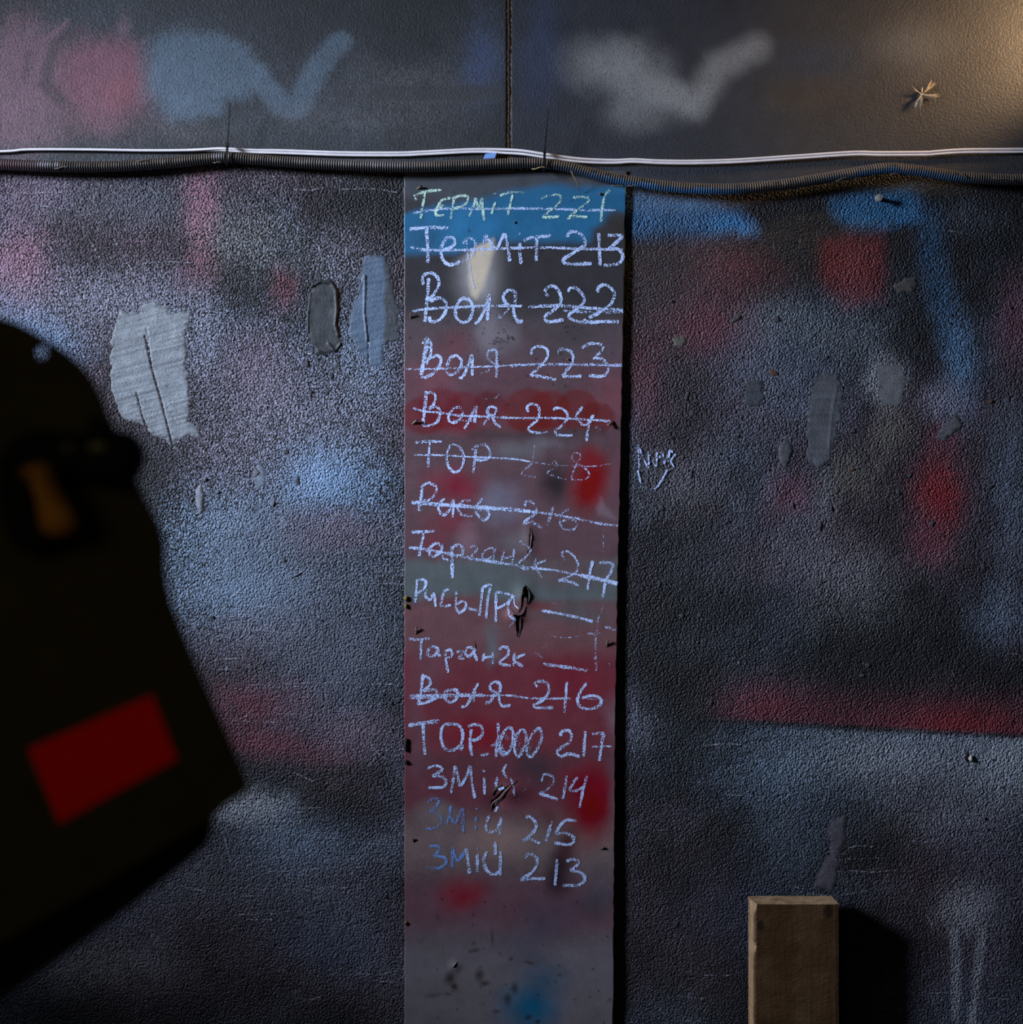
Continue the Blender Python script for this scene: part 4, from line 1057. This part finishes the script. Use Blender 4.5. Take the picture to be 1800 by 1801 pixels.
line(F_, 'pale blue chalk letter й in the second-lowest name', M_CH, [
    {'p': [(690, 790), (665, 860), (680, 912), (740, 902), (775, 830)], 'd': .7}, {'p': [(782, 802), (766, 932)]}, {'p': [(756, 722), (735, 762)]}], w=6.0, d=.74)
line(F_, 'blue chalk letters Зм of the lowest name', M_CHB, [
    [(240, 1022), (300, 1020), (312, 1050), (270, 1095)], [(270, 1095), (350, 1105), (362, 1150), (310, 1187), (215, 1177)], [(415, 1030), (410, 1182)], [(417, 1050), (455, 1130), (515, 1040)], {'p': [(597, 1037), (604, 1043)]}], w=6.4, d=.76)
line(F_, 'white chalk line ending ій 213 at the bottom of the list', M_CH, [
    [(515, 1040), (530, 1130), (542, 1227)], [(600, 1080), (600, 1217)],
    [(670, 1060), (650, 1130), (670, 1200), (720, 1235), (770, 1212)], [(775, 1060), (771, 1242)], [(735, 985), (736, 1085)],
    [(955, 1112), (990, 1080), (1040, 1100), (1052, 1150), (1010, 1220), (925, 1275)], [(925, 1275), (1000, 1267), (1112, 1265)],
    [(1200, 1120), (1195, 1200), (1185, 1317)], [(1270, 1132), (1330, 1120), (1365, 1150), (1300, 1205)], [(1300, 1205), (1380, 1220), (1412, 1270), (1360, 1315), (1245, 1315)]], w=6.8, d=.82, num=900)

# small chalk scribble on the stucco to the right of the strip
kw = K(1080, 550, 2.5)
hw = lambda x, y: h_lower(x, y) + 0.0016
chalk('chalk_scribble', [(kw(p), 3.4, .82) for p in [
    [(105, 580), (112, 685)], [(110, 590), (150, 680), (152, 610)], [(158, 625), (185, 675), (190, 612)], [(200, 640), (212, 610), (222, 665)], [(222, 665), (245, 605), (238, 655)], [(245, 605), (270, 622), (250, 650), (265, 678)],
    [(105, 692), (120, 750), (150, 775), (190, 765), (237, 688)]]], M_CHW, wall, 'small white chalk crown scribble', hfun=hw, seed=91)

# scuffs and scratches on the wall paint
r_ = random.Random(3)
sc = []
for x0, y0, x1, y1 in [(65, 17, 140, 10), (330, 352, 346, 349), (340, 462, 250, 463), (55, 360, 140, 372), (515, 333, 570, 330), (600, 333, 700, 338), (340, 1030, 410, 998), (560, 668, 590, 700), (430, 710, 470, 713), (420, 700, 408, 701),
                       (1660, 405, 1704, 413), (1270, 1398, 1340, 1402), (1490, 1395, 1510, 1398), (1600, 1478, 1650, 1477), (1625, 1605, 1640, 1628), (1590, 1590, 1608, 1562), (1540, 1490, 1490, 1492), (380, 1160, 480, 1150), (340, 1170, 420, 1178),
                       (440, 1205, 700, 1204), (520, 1360, 560, 1375), (430, 1260, 560, 1258), (660, 1275, 650, 1300), (648, 1300, 690, 1340), (645, 1350, 660, 1330), (510, 1468, 600, 1475), (320, 1560, 370, 1570), (420, 1620, 480, 1618),
                       (390, 1460, 408, 1530), (130, 380, 170, 375), (40, 340, 110, 338), (640, 1015, 710, 1012), (1130, 1455, 1180, 1458), (1250, 1420, 1300, 1421), (1660, 600, 1700, 590), (1780, 1150, 1800, 1162),
                       (480, 600, 590, 640), (460, 570, 500, 640), (200, 420, 260, 520), (150, 410, 210, 535), (330, 390, 345, 520)]:
    mid = ((x0 + x1) / 2 + r_.uniform(-6, 6), (y0 + y1) / 2 + r_.uniform(-4, 4))
    sc.append(([(x0, y0), mid, (x1, y1)], r_.uniform(2.0, 3.4), r_.uniform(.44, .54)))
for _ in range(60):
    x, y = (r_.uniform(330, 700), r_.uniform(900, 1780)) if r_.random() < .6 else (r_.uniform(1120, 1790), r_.uniform(1300, 1780))
    L = r_.uniform(20, 110); sc.append(([(x, y), (x + L * .5, y + r_.uniform(-4, 4)), (x + L, y + r_.uniform(-8, 8))], r_.uniform(1.6, 3.0), r_.uniform(.42, .54)))
sc = [s_ for s_ in sc if s_[0][0][1] > 300]
o = chalk('scuff_marks', sc, M_SCUFF, wall, 'thin pale scuffs and scratches', hfun=hw, seed=92); o['kind'] = 'stuff'

# ------------------------------------------------------------------ corrugated conduit
cpath = [(-700, 300), (-300, 282), (-100, 284), (0, 289), (100, 293), (200, 293), (300, 286), (395, 277.5), (450, 281), (550, 288), (650, 292.5), (720, 294), (790, 292), (850, 289.5), (910, 287.5), (955, 288), (1000, 294), (1050, 307), (1100, 317), (1150, 325),
         (1200, 330), (1250, 332.5), (1300, 332), (1350, 328), (1400, 322), (1470, 310), (1530, 299.5), (1570, 295.8), (1620, 301), (1680, 310), (1740, 315), (1800, 316), (1950, 312), (2200, 300), (2500, 304)]
def conduit():
    cp = smooth_path(cpath, 1.0)
    seg = 14; rr = 10.0 * S
    arr = np.array(cp)
    ln = np.concatenate([[0], np.cumsum(np.hypot(*np.diff(arr, axis=0).T))])
    pitch = 4.3
    s_ = np.arange(0, ln[-1], pitch / 4)
    xs, ys = np.interp(s_, ln, arr[:, 0]), np.interp(s_, ln, arr[:, 1])
    prof = np.array([1.0, 1.0, 0.80, 0.80])[np.arange(len(s_)) % 4]
    hgt = 0.0215 + 0.0012 * np.sin(xs * 0.011)
    tx, ty = np.gradient(xs), np.gradient(ys); L = np.hypot(tx, ty); nx, ny = -ty / L, tx / L
    th = np.arange(seg) * 2 * math.pi / seg
    k = (D - hgt) / D
    cx, cz = (xs - 900) * S * k, ZC + (900.5 - ys) * S * k
    X = cx[:, None] + (rr * prof)[:, None] * np.cos(th)[None] * nx[:, None]
    Z = cz[:, None] - (rr * prof)[:, None] * np.cos(th)[None] * ny[:, None]
    Y = -hgt[:, None] - (rr * prof)[:, None] * np.sin(th)[None]
    co = np.stack([X, Y, Z], -1).reshape(-1, 3)
    n = len(s_); idx = np.arange(n * seg).reshape(n, seg)
    q = np.stack([idx[:-1], idx[1:], np.roll(idx, -1, 1)[1:], np.roll(idx, -1, 1)[:-1]], -1).reshape(-1, 4)
    me = np_mesh('corrugated_conduit', co, q)
    # coats: dust lying on the upper side, paint drifted on the lower front
    up = (-np.cos(th))[None, :] + 0 * xs[:, None]; X0 = xs[:, None] + 0 * up
    base = np.zeros((n, seg, 3)) + np.array((0.030, 0.030, 0.034))
    nz = fbm(X0, up * 14, 12, 141, 3)
    dust = smoothstep(-0.25, 0.45, up + (nz - .5) * 1.6)[..., None]
    warm = np.interp(xs, [0, 400, 950, 1300, 1800], [.5, .8, 1, 1, 1])[:, None, None]
    base = base * (1 - dust * .85) + np.array((0.15, 0.120, 0.100)) * dust * .85 * (0.6 + .4 * warm)
    low = smoothstep(0.0, -0.45, up + (nz - .5) * .9)
    wb = np.exp(-((xs - 1130) / 90) ** 2) + np.exp(-((xs - 1245) / 50) ** 2) + .9 * np.exp(-((xs - 1540) / 70) ** 2) + .5 * np.exp(-((xs - 1660) / 50) ** 2)
    lo = (low * np.clip(wb, 0, 1)[:, None])[..., None]
    base = base * (1 - lo * .85) + np.array((0.05, 0.17, 0.38)) * lo * .85
    ws = (np.exp(-((xs - 80) / 14) ** 4) + np.exp(-((xs - 101) / 4) ** 4) + .7 * np.exp(-((xs - 385) / 10) ** 4) + .35 * np.exp(-((xs - 600) / 90) ** 2) + .3 * np.exp(-((xs - 690) / 60) ** 2))
    sf = (np.clip(ws, 0, 1)[:, None] * np.exp(-((up - .25) / .45) ** 2) * (0.5 + nz))[..., None]
    base = base * (1 - np.clip(sf, 0, 1)) + np.array((0.30, 0.31, 0.36)) * np.clip(sf, 0, 1)
    pk = (smoothstep(120, 0, xs)[:, None] * .5)[..., None]; base = base * (1 - pk) + np.array((0.16, 0.09, 0.12)) * pk
    attr_color(me, 'base', base.reshape(-1, 3)); attr_color(me, 'top', base.reshape(-1, 3) * 1.3); attr_float(me, 'cov', np.full(n * seg, .4))
    return me
M_COND = paint_mat('dusty_conduit', 420, 0.0004, 1.5, 0.55)
cnd = link('corrugated_conduit', conduit(), M_COND)
tag(cnd, 'dusty dark corrugated conduit sagging across the wall over the metal strip', 'conduit')

# ------------------------------------------------------------------ white wires
wpath = [(-700, 268), (-200, 270), (0, 266.3), (50, 263), (150, 263), (250, 264.5), (330, 264), (380, 261.4), (400, 261.6), (450, 264), (500, 264.6), (600, 268), (700, 268.5), (750, 266.5), (830, 262.6), (880, 262.8), (920, 265), (957, 270.6), (1020, 279.0), (1080, 281.5), (1115, 280.3),
         (1160, 282.5), (1220, 283), (1300, 280.5), (1400, 274), (1500, 267.5), (1550, 268), (1630, 267.5), (1650, 266), (1700, 263), (1800, 262), (2000, 258), (2500, 262)]
gap_x = [-700, 0, 330, 420, 500, 860, 890, 1000, 1060, 1110, 1160, 1600, 1700, 2500]
gap_v = [0.6, 0.6, 0.8, 3.6, 4.8, 4.8, 6.0, 5.6, 5.4, 4.6, 4.6, 5.0, 5.2, 5.0]
wp = smooth_path(wpath, 5)
def wire(off, hgt, label):
    pts = []
    for p in wp:
        g = np.interp(p[0], gap_x, gap_v)
        hh = hgt + (0.012 if False else 0.010 * math.exp(-((p[0] - 958) / 60) ** 2) + 0.006 * math.exp(-((p[0] - 400) / 60) ** 2))
        if off: hh -= (1 - min(1, g / 4.6)) * 0.0052
        pts.append(W(p[0], p[1] + off * g, hh))
    v, f = tube(pts, 2.3 * S, 8)
    o = link('white_wire', pymesh('white_wire', v, f), M_WIRE, None, True)
    return tag(o, label, 'wire', 'white wires along the conduit')
wire(0, 0.0105, 'thin white wire above the conduit, upper of the pair')
wire(1, 0.0100, 'thin white wire above the conduit, lower of the pair')

# ------------------------------------------------------------------ cable ties
def cable_tie(px, cy, ang_tail, label):
    root = bpy.data.objects.new('cable_tie', None); COL.objects.link(root)
    root.location = W(px, cy, 0.0215)
    tag(root, label, 'cable tie', 'black cable ties on the conduit')
    def part(name, me):
        o = link(name, me, M_TIE, root); o.matrix_parent_inverse = Matrix.Translation(-root.location); return o
    # strap: a flat band bent round conduit and wires
    n = 28; vs, fs = [], []
    for i in range(n):
        a = 2 * math.pi * i / n
        y = cy - 6 - math.cos(a) * 18.5; hh = 0.0215 + math.sin(a) * 0.0118
        for dx in (-2.2, 2.2):
            for e in (0, 0.0011):
                vs.append(W(px + dx - (y - cy) * 0.05, y + (-math.cos(a)) * e / S, hh + math.sin(a) * e))
    for i in range(n):
        a, b = i * 4, ((i + 1) % n) * 4
        fs += [(a, b, b + 2, a + 2), (a + 1, a + 3, b + 3, b + 1), (a, a + 1, b + 1, b), (a + 2, b + 2, b + 3, a + 3)]
    part('strap', pymesh('strap', vs, fs))
    bm = bmesh.new(); bmesh.ops.create_cube(bm, size=1)
    me = bpy.data.meshes.new('lock_head'); c = W(px + 1, cy - 22, 0.031)
    for v_ in bm.verts: v_.co = Vector((v_.co.x * 6.5 * S, v_.co.y * 0.005, v_.co.z * 6 * S)) + c
    bmesh.ops.bevel(bm, geom=bm.edges[:], offset=0.0006, segments=1, affect='EDGES')
    bm.to_mesh(me); bm.free(); part('lock_head', me)
    tp = smooth_path(ang_tail, 4); vs, fs = [], []
    for i, p in enumerate(tp):
        w_ = 1.3 * (1 - .5 * i / len(tp)); hh = 0.030 + 0.012 * i / len(tp)
        vs += [W(p[0] - w_, p[1], hh), W(p[0] + w_, p[1], hh), W(p[0] + w_, p[1], hh + .001), W(p[0] - w_, p[1], hh + .001)]
    for i in range(len(tp) - 1):
        a = i * 4
        for k in range(4): fs.append((a + k, a + (k + 1) % 4, a + 4 + (k + 1) % 4, a + 4 + k))
    part('tail', pymesh('tail', vs, fs))
cable_tie(399, 277.5, [(400, 257), (402, 230), (405, 182)], 'black cable tie round the conduit with tail on the blue-grey painted sheet')
cable_tie(957.5, 288, [(959, 266), (961, 235), (966, 190)], 'black cable tie round the conduit with tail beside the rusty joint')

# pale blue clip between wire and conduit
bm = bmesh.new(); bmesh.ops.create_cube(bm, size=1)
for v_ in bm.verts:
    c = W(862.5 + (v_.co.z * 3), 274.5 - v_.co.x * 1.6, 0.012 - v_.co.y * 0.006)
    v_.co = c + Vector((v_.co.x * 21 * S, 0, v_.co.z * 9.5 * S))
bmesh.ops.bevel(bm, geom=bm.edges[:], offset=0.0009, segments=2, affect='EDGES')
me = bpy.data.meshes.new('plastic_clip'); bm.to_mesh(me); bm.free()
tag(link('plastic_clip', me, M_CLIP), 'small pale blue plastic clip between white wires and conduit', 'clip')

# nail in the wall under the conduit
n_ = nail(1549, 351, -3, -3, 0.016, 0.0062, M_NAILP, None, 0.0, True, 'nail')
tag(n_, 'round-headed nail sticking out of the blue-painted stucco below the conduit', 'nail')

# seed tuft stuck on the sheet at the upper right, straw on the conduit
def hairs(name, cx, cy, dirs, mat, label, cat, base_h, seed):
    r = random.Random(seed); ch = []
    for ang, L, spread, n in dirs:
        for _ in range(n):
            a = math.radians(ang + r.uniform(-spread, spread)); l = L * r.uniform(.6, 1.05); b = r.uniform(-.12, .12)
            p = [W(cx + math.cos(a + b * t) * l * t, cy - math.sin(a + b * t) * l * t, base_h + .002 + .005 * math.sin(t * 2.5) * r.uniform(.3, 1)) for t in (0, .35, .7, 1)]
            ch.append(tube(p, 0.0003, 3, [.0004, .00032, .00026, .0001]))
    ch.append(tube([W(cx - 2, cy + 1, base_h + .002), W(cx, cy, base_h + .003), W(cx + 2, cy - 1, base_h + .002)], .002, 6, [.0008, .0018, .0008]))
    o = link(name, parts_mesh(name, ch), mat); tag(o, label, cat); return o
hairs('seed_tuft', 1622, 166, [(43, 31, 7, 22), (-9, 31, 8, 22), (-122, 28, 7, 16), (88, 14, 8, 4), (-92, 27, 9, 6), (150, 22, 14, 3)], M_FLUFF, 'pale wispy seed tuft stuck to the upper right sheet', 'seed tuft', 0.004, 4)
v, f = tube([Vector(W(*p)) for p in [(1004, 300, .031), (1010, 312, .028), (1016, 322, .022), (1018.5, 336, .012)]], .0006, 5, [.0004, .0006, .0007, .0005])
tag(link('straw', pymesh('straw', v, f), M_STRAW, None, True), 'dry straw hanging below the conduit onto the metal strip', 'straw')
# cobweb dust clinging under the conduit
dst = [((935, 297), (960, 294)), ((1075, 325), (1098, 328)), ((1105, 326), (1122, 327)), ((375, 285.5), (389, 285.5)), ((1566, 305.5), (1580, 306)), ((1470, 318), (1490, 312)), ((1690, 305), (1702, 313)), ((1745, 312), (1790, 318)), ((95, 296), (120, 294)), ((240, 283), (260, 282))]
for a, b in dst:
    p = [W(a[0] + (b[0] - a[0]) * t, a[1] + (b[1] - a[1]) * t + 1.2 * math.sin(t * 7), 0.0315) for t in np.linspace(0, 1, 7)]
    v, f = tube(p, .001, 5, [.0005, .0012, .0009, .0013, .0008, .0011, .0005])
    link('dust_clump', pymesh('dust_clump', v, f), M_STRAW if a[0] < 1000 and a[0] > 900 else plain('grey_dust', (0.12, 0.10, 0.085), .9, nscale=300), cnd, True)

# ------------------------------------------------------------------ wooden post
def wood_mat():
    m, nt, p = new_mat('weathered_board')
    tc = N(nt, 'ShaderNodeTexCoord').outputs['Object']
    g1 = noise(nt, tc, 60, 5, 0.62, (1.0, 1.0, 0.06))
    g2 = noise(nt, tc, 340, 3, 0.6, (1.0, 1.0, 0.05))
    s1 = noise(nt, tc, 160, 3, 0.6, (0.12, 0.12, 1.0))       # saw marks across
    b1 = noise(nt, tc, 16, 4, 0.6)
    s = math_n(nt, 'ADD', math_n(nt, 'MULTIPLY', g1, .45), math_n(nt, 'ADD', math_n(nt, 'MULTIPLY', g2, .35), math_n(nt, 'MULTIPLY', s1, .2)))
    cr = N(nt, 'ShaderNodeValToRGB'); nt.links.new(s, cr.inputs[0])
    cr.color_ramp.elements[0].position = 0.36; cr.color_ramp.elements[0].color = (0.12, 0.060, 0.028, 1)
    cr.color_ramp.elements[1].position = 0.66; cr.color_ramp.elements[1].color = (0.52, 0.35, 0.215, 1)
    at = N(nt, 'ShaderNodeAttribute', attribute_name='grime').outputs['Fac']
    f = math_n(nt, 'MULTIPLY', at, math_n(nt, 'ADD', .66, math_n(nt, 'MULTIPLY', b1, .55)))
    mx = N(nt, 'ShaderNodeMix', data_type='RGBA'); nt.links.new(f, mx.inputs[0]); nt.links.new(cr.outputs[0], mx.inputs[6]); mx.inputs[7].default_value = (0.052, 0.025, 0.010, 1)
    # two knots
    for kx, ky, kr in ((1339, 1629, 6), (1458, 1603, 8)):
        q = W(kx, ky, 0.07)
        vm = N(nt, 'ShaderNodeVectorMath', operation='SUBTRACT'); nt.links.new(tc, vm.inputs[0]); vm.inputs[1].default_value = q
        sc_ = N(nt, 'ShaderNodeVectorMath', operation='MULTIPLY'); nt.links.new(vm.outputs[0], sc_.inputs[0]); sc_.inputs[1].default_value = (1 / (kr * S), 0.0, 0.6 / (kr * S))
        ln = N(nt, 'ShaderNodeVectorMath', operation='LENGTH'); nt.links.new(sc_.outputs[0], ln.inputs[0])
        mr = N(nt, 'ShaderNodeMapRange', interpolation_type='SMOOTHSTEP'); nt.links.new(ln.outputs['Value'], mr.inputs[0]); mr.inputs[1].default_value = .5; mr.inputs[2].default_value = 1.4; mr.inputs[3].default_value = .85; mr.inputs[4].default_value = 0
        m2 = N(nt, 'ShaderNodeMix', data_type='RGBA'); nt.links.new(math_n(nt, 'MULTIPLY', mr.outputs[0], at), m2.inputs[0]); nt.links.new(mx.outputs[2], m2.inputs[6]); m2.inputs[7].default_value = (0.010, 0.007, 0.006, 1)
        mx = m2
    nt.links.new(mx.outputs[2], p.inputs['Base Color'])
    p.inputs['Roughness'].default_value = .8; p.inputs['Specular IOR Level'].default_value = .15
    b = N(nt, 'ShaderNodeBump'); b.inputs['Distance'].default_value = .0016; nt.links.new(s, b.inputs['Height']); nt.links.new(b.outputs[0], p.inputs['Normal'])
    return m
def post():
    hb, hf = 0.020, 0.070
    a, b = W(1313, 1578, hb), W(1466, 1577.5, hb)        # back top corners
    c, d = W(1326, 1591, hf), W(1476, 1590.5, hf)        # front top corners
    x0 = min(a.x, c.x); x1 = max(b.x, d.x)
    zt = a.z
    nz, nx = 150, 26
    bm = bmesh.new()
    gl = bm.verts.layers.float.new('grime')
    zs = [0.0] + list(np.linspace(0.5, c.z, nz))
    r = random.Random(9)
    rows = []
    for z in zs:                                          # one ring per height: front, right, back, left
        ring = []
        chip = 0.0
        t = (c.z - z) / S
        if 0 <= t < 16: chip = 0.006 * (1 - t / 16)
        elif 62 < t < 84: chip = 0.0035 * math.sin((t - 62) / 22 * math.pi)
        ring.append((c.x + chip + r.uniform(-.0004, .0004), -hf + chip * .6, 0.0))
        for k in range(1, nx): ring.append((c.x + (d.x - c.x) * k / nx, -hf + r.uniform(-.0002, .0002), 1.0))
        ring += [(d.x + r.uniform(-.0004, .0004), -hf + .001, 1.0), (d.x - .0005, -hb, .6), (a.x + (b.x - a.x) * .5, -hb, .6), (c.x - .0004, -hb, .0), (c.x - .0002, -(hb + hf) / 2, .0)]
        rows.append(ring)
    vr = []
    for z, ring in zip(zs, rows):
        vv = []
        for (x, y, g) in ring:
            v_ = bm.verts.new((x, y, z)); v_[gl] = g; vv.append(v_)
        vr.append(vv)
    n = len(vr[0])
    for i in range(len(vr) - 1):
        for k in range(n):
            bm.faces.new((vr[i][k], vr[i][(k + 1) % n], vr[i + 1][(k + 1) % n], vr[i + 1][k]))
    # sawn top, a little uneven
    top = [bm.verts.new((v_.co.x, v_.co.y, v_.co.z + .0004 + r.uniform(0, .0006))) for v_ in vr[-1]]
    for v_ in top: v_[gl] = 0.0
    for k in range(n): bm.faces.new((vr[-1][k], vr[-1][(k + 1) % n], top[(k + 1) % n], top[k]))
    bm.faces.new(top); bm.faces.new(vr[0][::-1])
    me = bpy.data.meshes.new('wooden_post'); bm.to_mesh(me); bm.free()
    return me
po = link('wooden_post', post(), wood_mat())
tag(po, 'rough-sawn brown wooden post standing on end in front of the wall', 'post')

# ------------------------------------------------------------------ dark plate standing close to the camera
HP = 1.5                                                   # its distance in front of the wall
root = bpy.data.objects.new('marked_plate', None); COL.objects.link(root)
def curve_part(name, outlines, h, thick, mat, parent, bevel=0.0, smooth=False):
    """solid cut from a sheet: outline (and holes) in pixels at depth h, extruded to its thickness"""
    cu = bpy.data.curves.new(name, 'CURVE'); cu.dimensions = '2D'; cu.fill_mode = 'BOTH'
    cu.extrude = max(thick / 2 - bevel, 0.0002); cu.bevel_depth = bevel; cu.bevel_resolution = 3; cu.offset = -bevel
    for ol in outlines:
        s_ = cu.splines.new('POLY'); s_.points.add(len(ol) - 1); s_.use_cyclic_u = True
        for p, q in zip(s_.points, ol):
            w_ = W(q[0], q[1], h); p.co = (w_.x, w_.z, 0, 1)
    tmp = bpy.data.objects.new('tmp', cu); COL.objects.link(tmp)
    me = bpy.data.meshes.new_from_object(tmp)
    bpy.data.objects.remove(tmp); bpy.data.curves.remove(cu)
    me.name = name
    me.transform(Matrix.Translation((0, -h, 0)) @ Matrix.Rotation(math.pi / 2, 4, 'X'))
    me.materials.clear()
    o = link(name, me, mat, parent, smooth)
    return o
root.location = (W(-420, 900, HP).x, -HP + 0.02, 0)
inv = Matrix.Translation(-root.location)
def pp(o, par=None):
    if par is None: o.matrix_parent_inverse = inv
    return o
def closed(pts, step=8):
    q = smooth_path(list(pts) + [pts[0]], step); return [tuple(p) for p in q[:-1]]
def circ(cx, cy, r, n=20): return [(cx + r * math.cos(2 * math.pi * i / n), cy + r * math.sin(2 * math.pi * i / n)) for i in range(n)]
edge = [tuple(p) for p in smooth_path([(-420, 470), (-200, 500), (0, 556), (60, 582), (115, 617), (152, 652), (176, 692), (192, 732), (212, 775), (240, 845), (262, 890), (284, 932), (289, 965), (290, 1005), (302, 1062), (326, 1122), (350, 1180), (373, 1232), (400, 1292), (424, 1350), (439, 1384)], 12)]
plate = pp(curve_part('plate', [edge + [(430, 1395), (402, 1413), (374, 1438), (200, 1545), (0, 1660), (-420, 1900)], circ(74, 620, 10)], HP, 0.008, M_OLIVE, root, 0.001))
lower = pp(curve_part('lower_flange', [[(372, 1420), (374, 1450), (366, 1484), (335, 1512), (240, 1588), (100, 1690), (0, 1757), (-420, 2040), (-420, 1500), (100, 1400)]], HP - 0.02, 0.010, M_BLACK, root, 0.002))
stk = pp(curve_part('red_sticker', [[(50, 1317), (268, 1222), (312, 1335), (104, 1448)]], HP + 0.0055, 0.0008, M_REDS, root))
stk['label'] = 'plain red rectangle sticker'
body = closed([(8, 800), (40, 768), (80, 758), (130, 762), (160, 760), (200, 756), (228, 760), (248, 780), (252, 806), (244, 834), (228, 850), (190, 852), (160, 846), (120, 838), (60, 838), (20, 835)])
clamp = pp(curve_part('clamp_body', [body], HP + 0.020, 0.030, M_BLACK, root, 0.009, True)); clamp['label'] = 'black rounded clamp across the plate edge'
pp(curve_part('clamp_stud', [closed([(158, 738), (166, 731), (180, 738), (194, 758), (190, 775), (172, 772), (160, 752)], 5)], HP + 0.020, 0.014, M_BLACK, root, 0.004, True))
pp(curve_part('clamp_grip', [closed([(2, 810), (60, 812), (70, 860), (90, 920), (118, 948), (80, 968), (40, 968), (16, 930), (4, 870)])], HP + 0.018, 0.024, M_BLACK, root, 0.008, True))
amb = pp(curve_part('handle', [closed([(36, 832), (52, 818), (78, 814), (94, 826), (102, 852), (116, 878), (132, 902), (138, 926), (126, 940), (96, 944), (78, 932), (70, 900), (64, 868), (52, 848)])], HP + 0.038, 0.026, M_AMBER, root, 0.010, True)); amb['label'] = 'amber-brown wooden handle'
pp(curve_part('tape_mark', [closed([(156, 780), (178, 776), (186, 786), (176, 794), (158, 792)], 5)], HP + 0.0365, 0.002, M_LED, root, 0.0004))
pp(curve_part('tape_mark', [closed([(112, 783), (122, 781), (126, 790), (116, 793)], 4)], HP + 0.0365, 0.002, M_LED, root, 0.0004))
# post that carries the plate, off to the left
px_ = W(-400, 900, HP).x
v, f = tube([Vector((px_, -HP + .02, .02)), Vector((px_, -HP + .02, 1.0)), Vector((px_, -HP + .02, W(0, 480, HP).z))], .014, 16)
pp(link('stand_pole', pymesh('stand_pole', v, f), M_BLACK, root, True))
v, f = tube([Vector((px_, -HP + .02, 0.0)), Vector((px_, -HP + .02, .012)), Vector((px_, -HP + .02, .02)), Vector((px_, -HP + .02, .03))], .2, 32, [.2, .2, .17, .03])
pp(link('stand_base', pymesh('stand_base', v, f), M_BLACK, root))
tag(root, 'dark olive plate with red sticker, round hole and clamp, standing in front of the wall', 'plate')
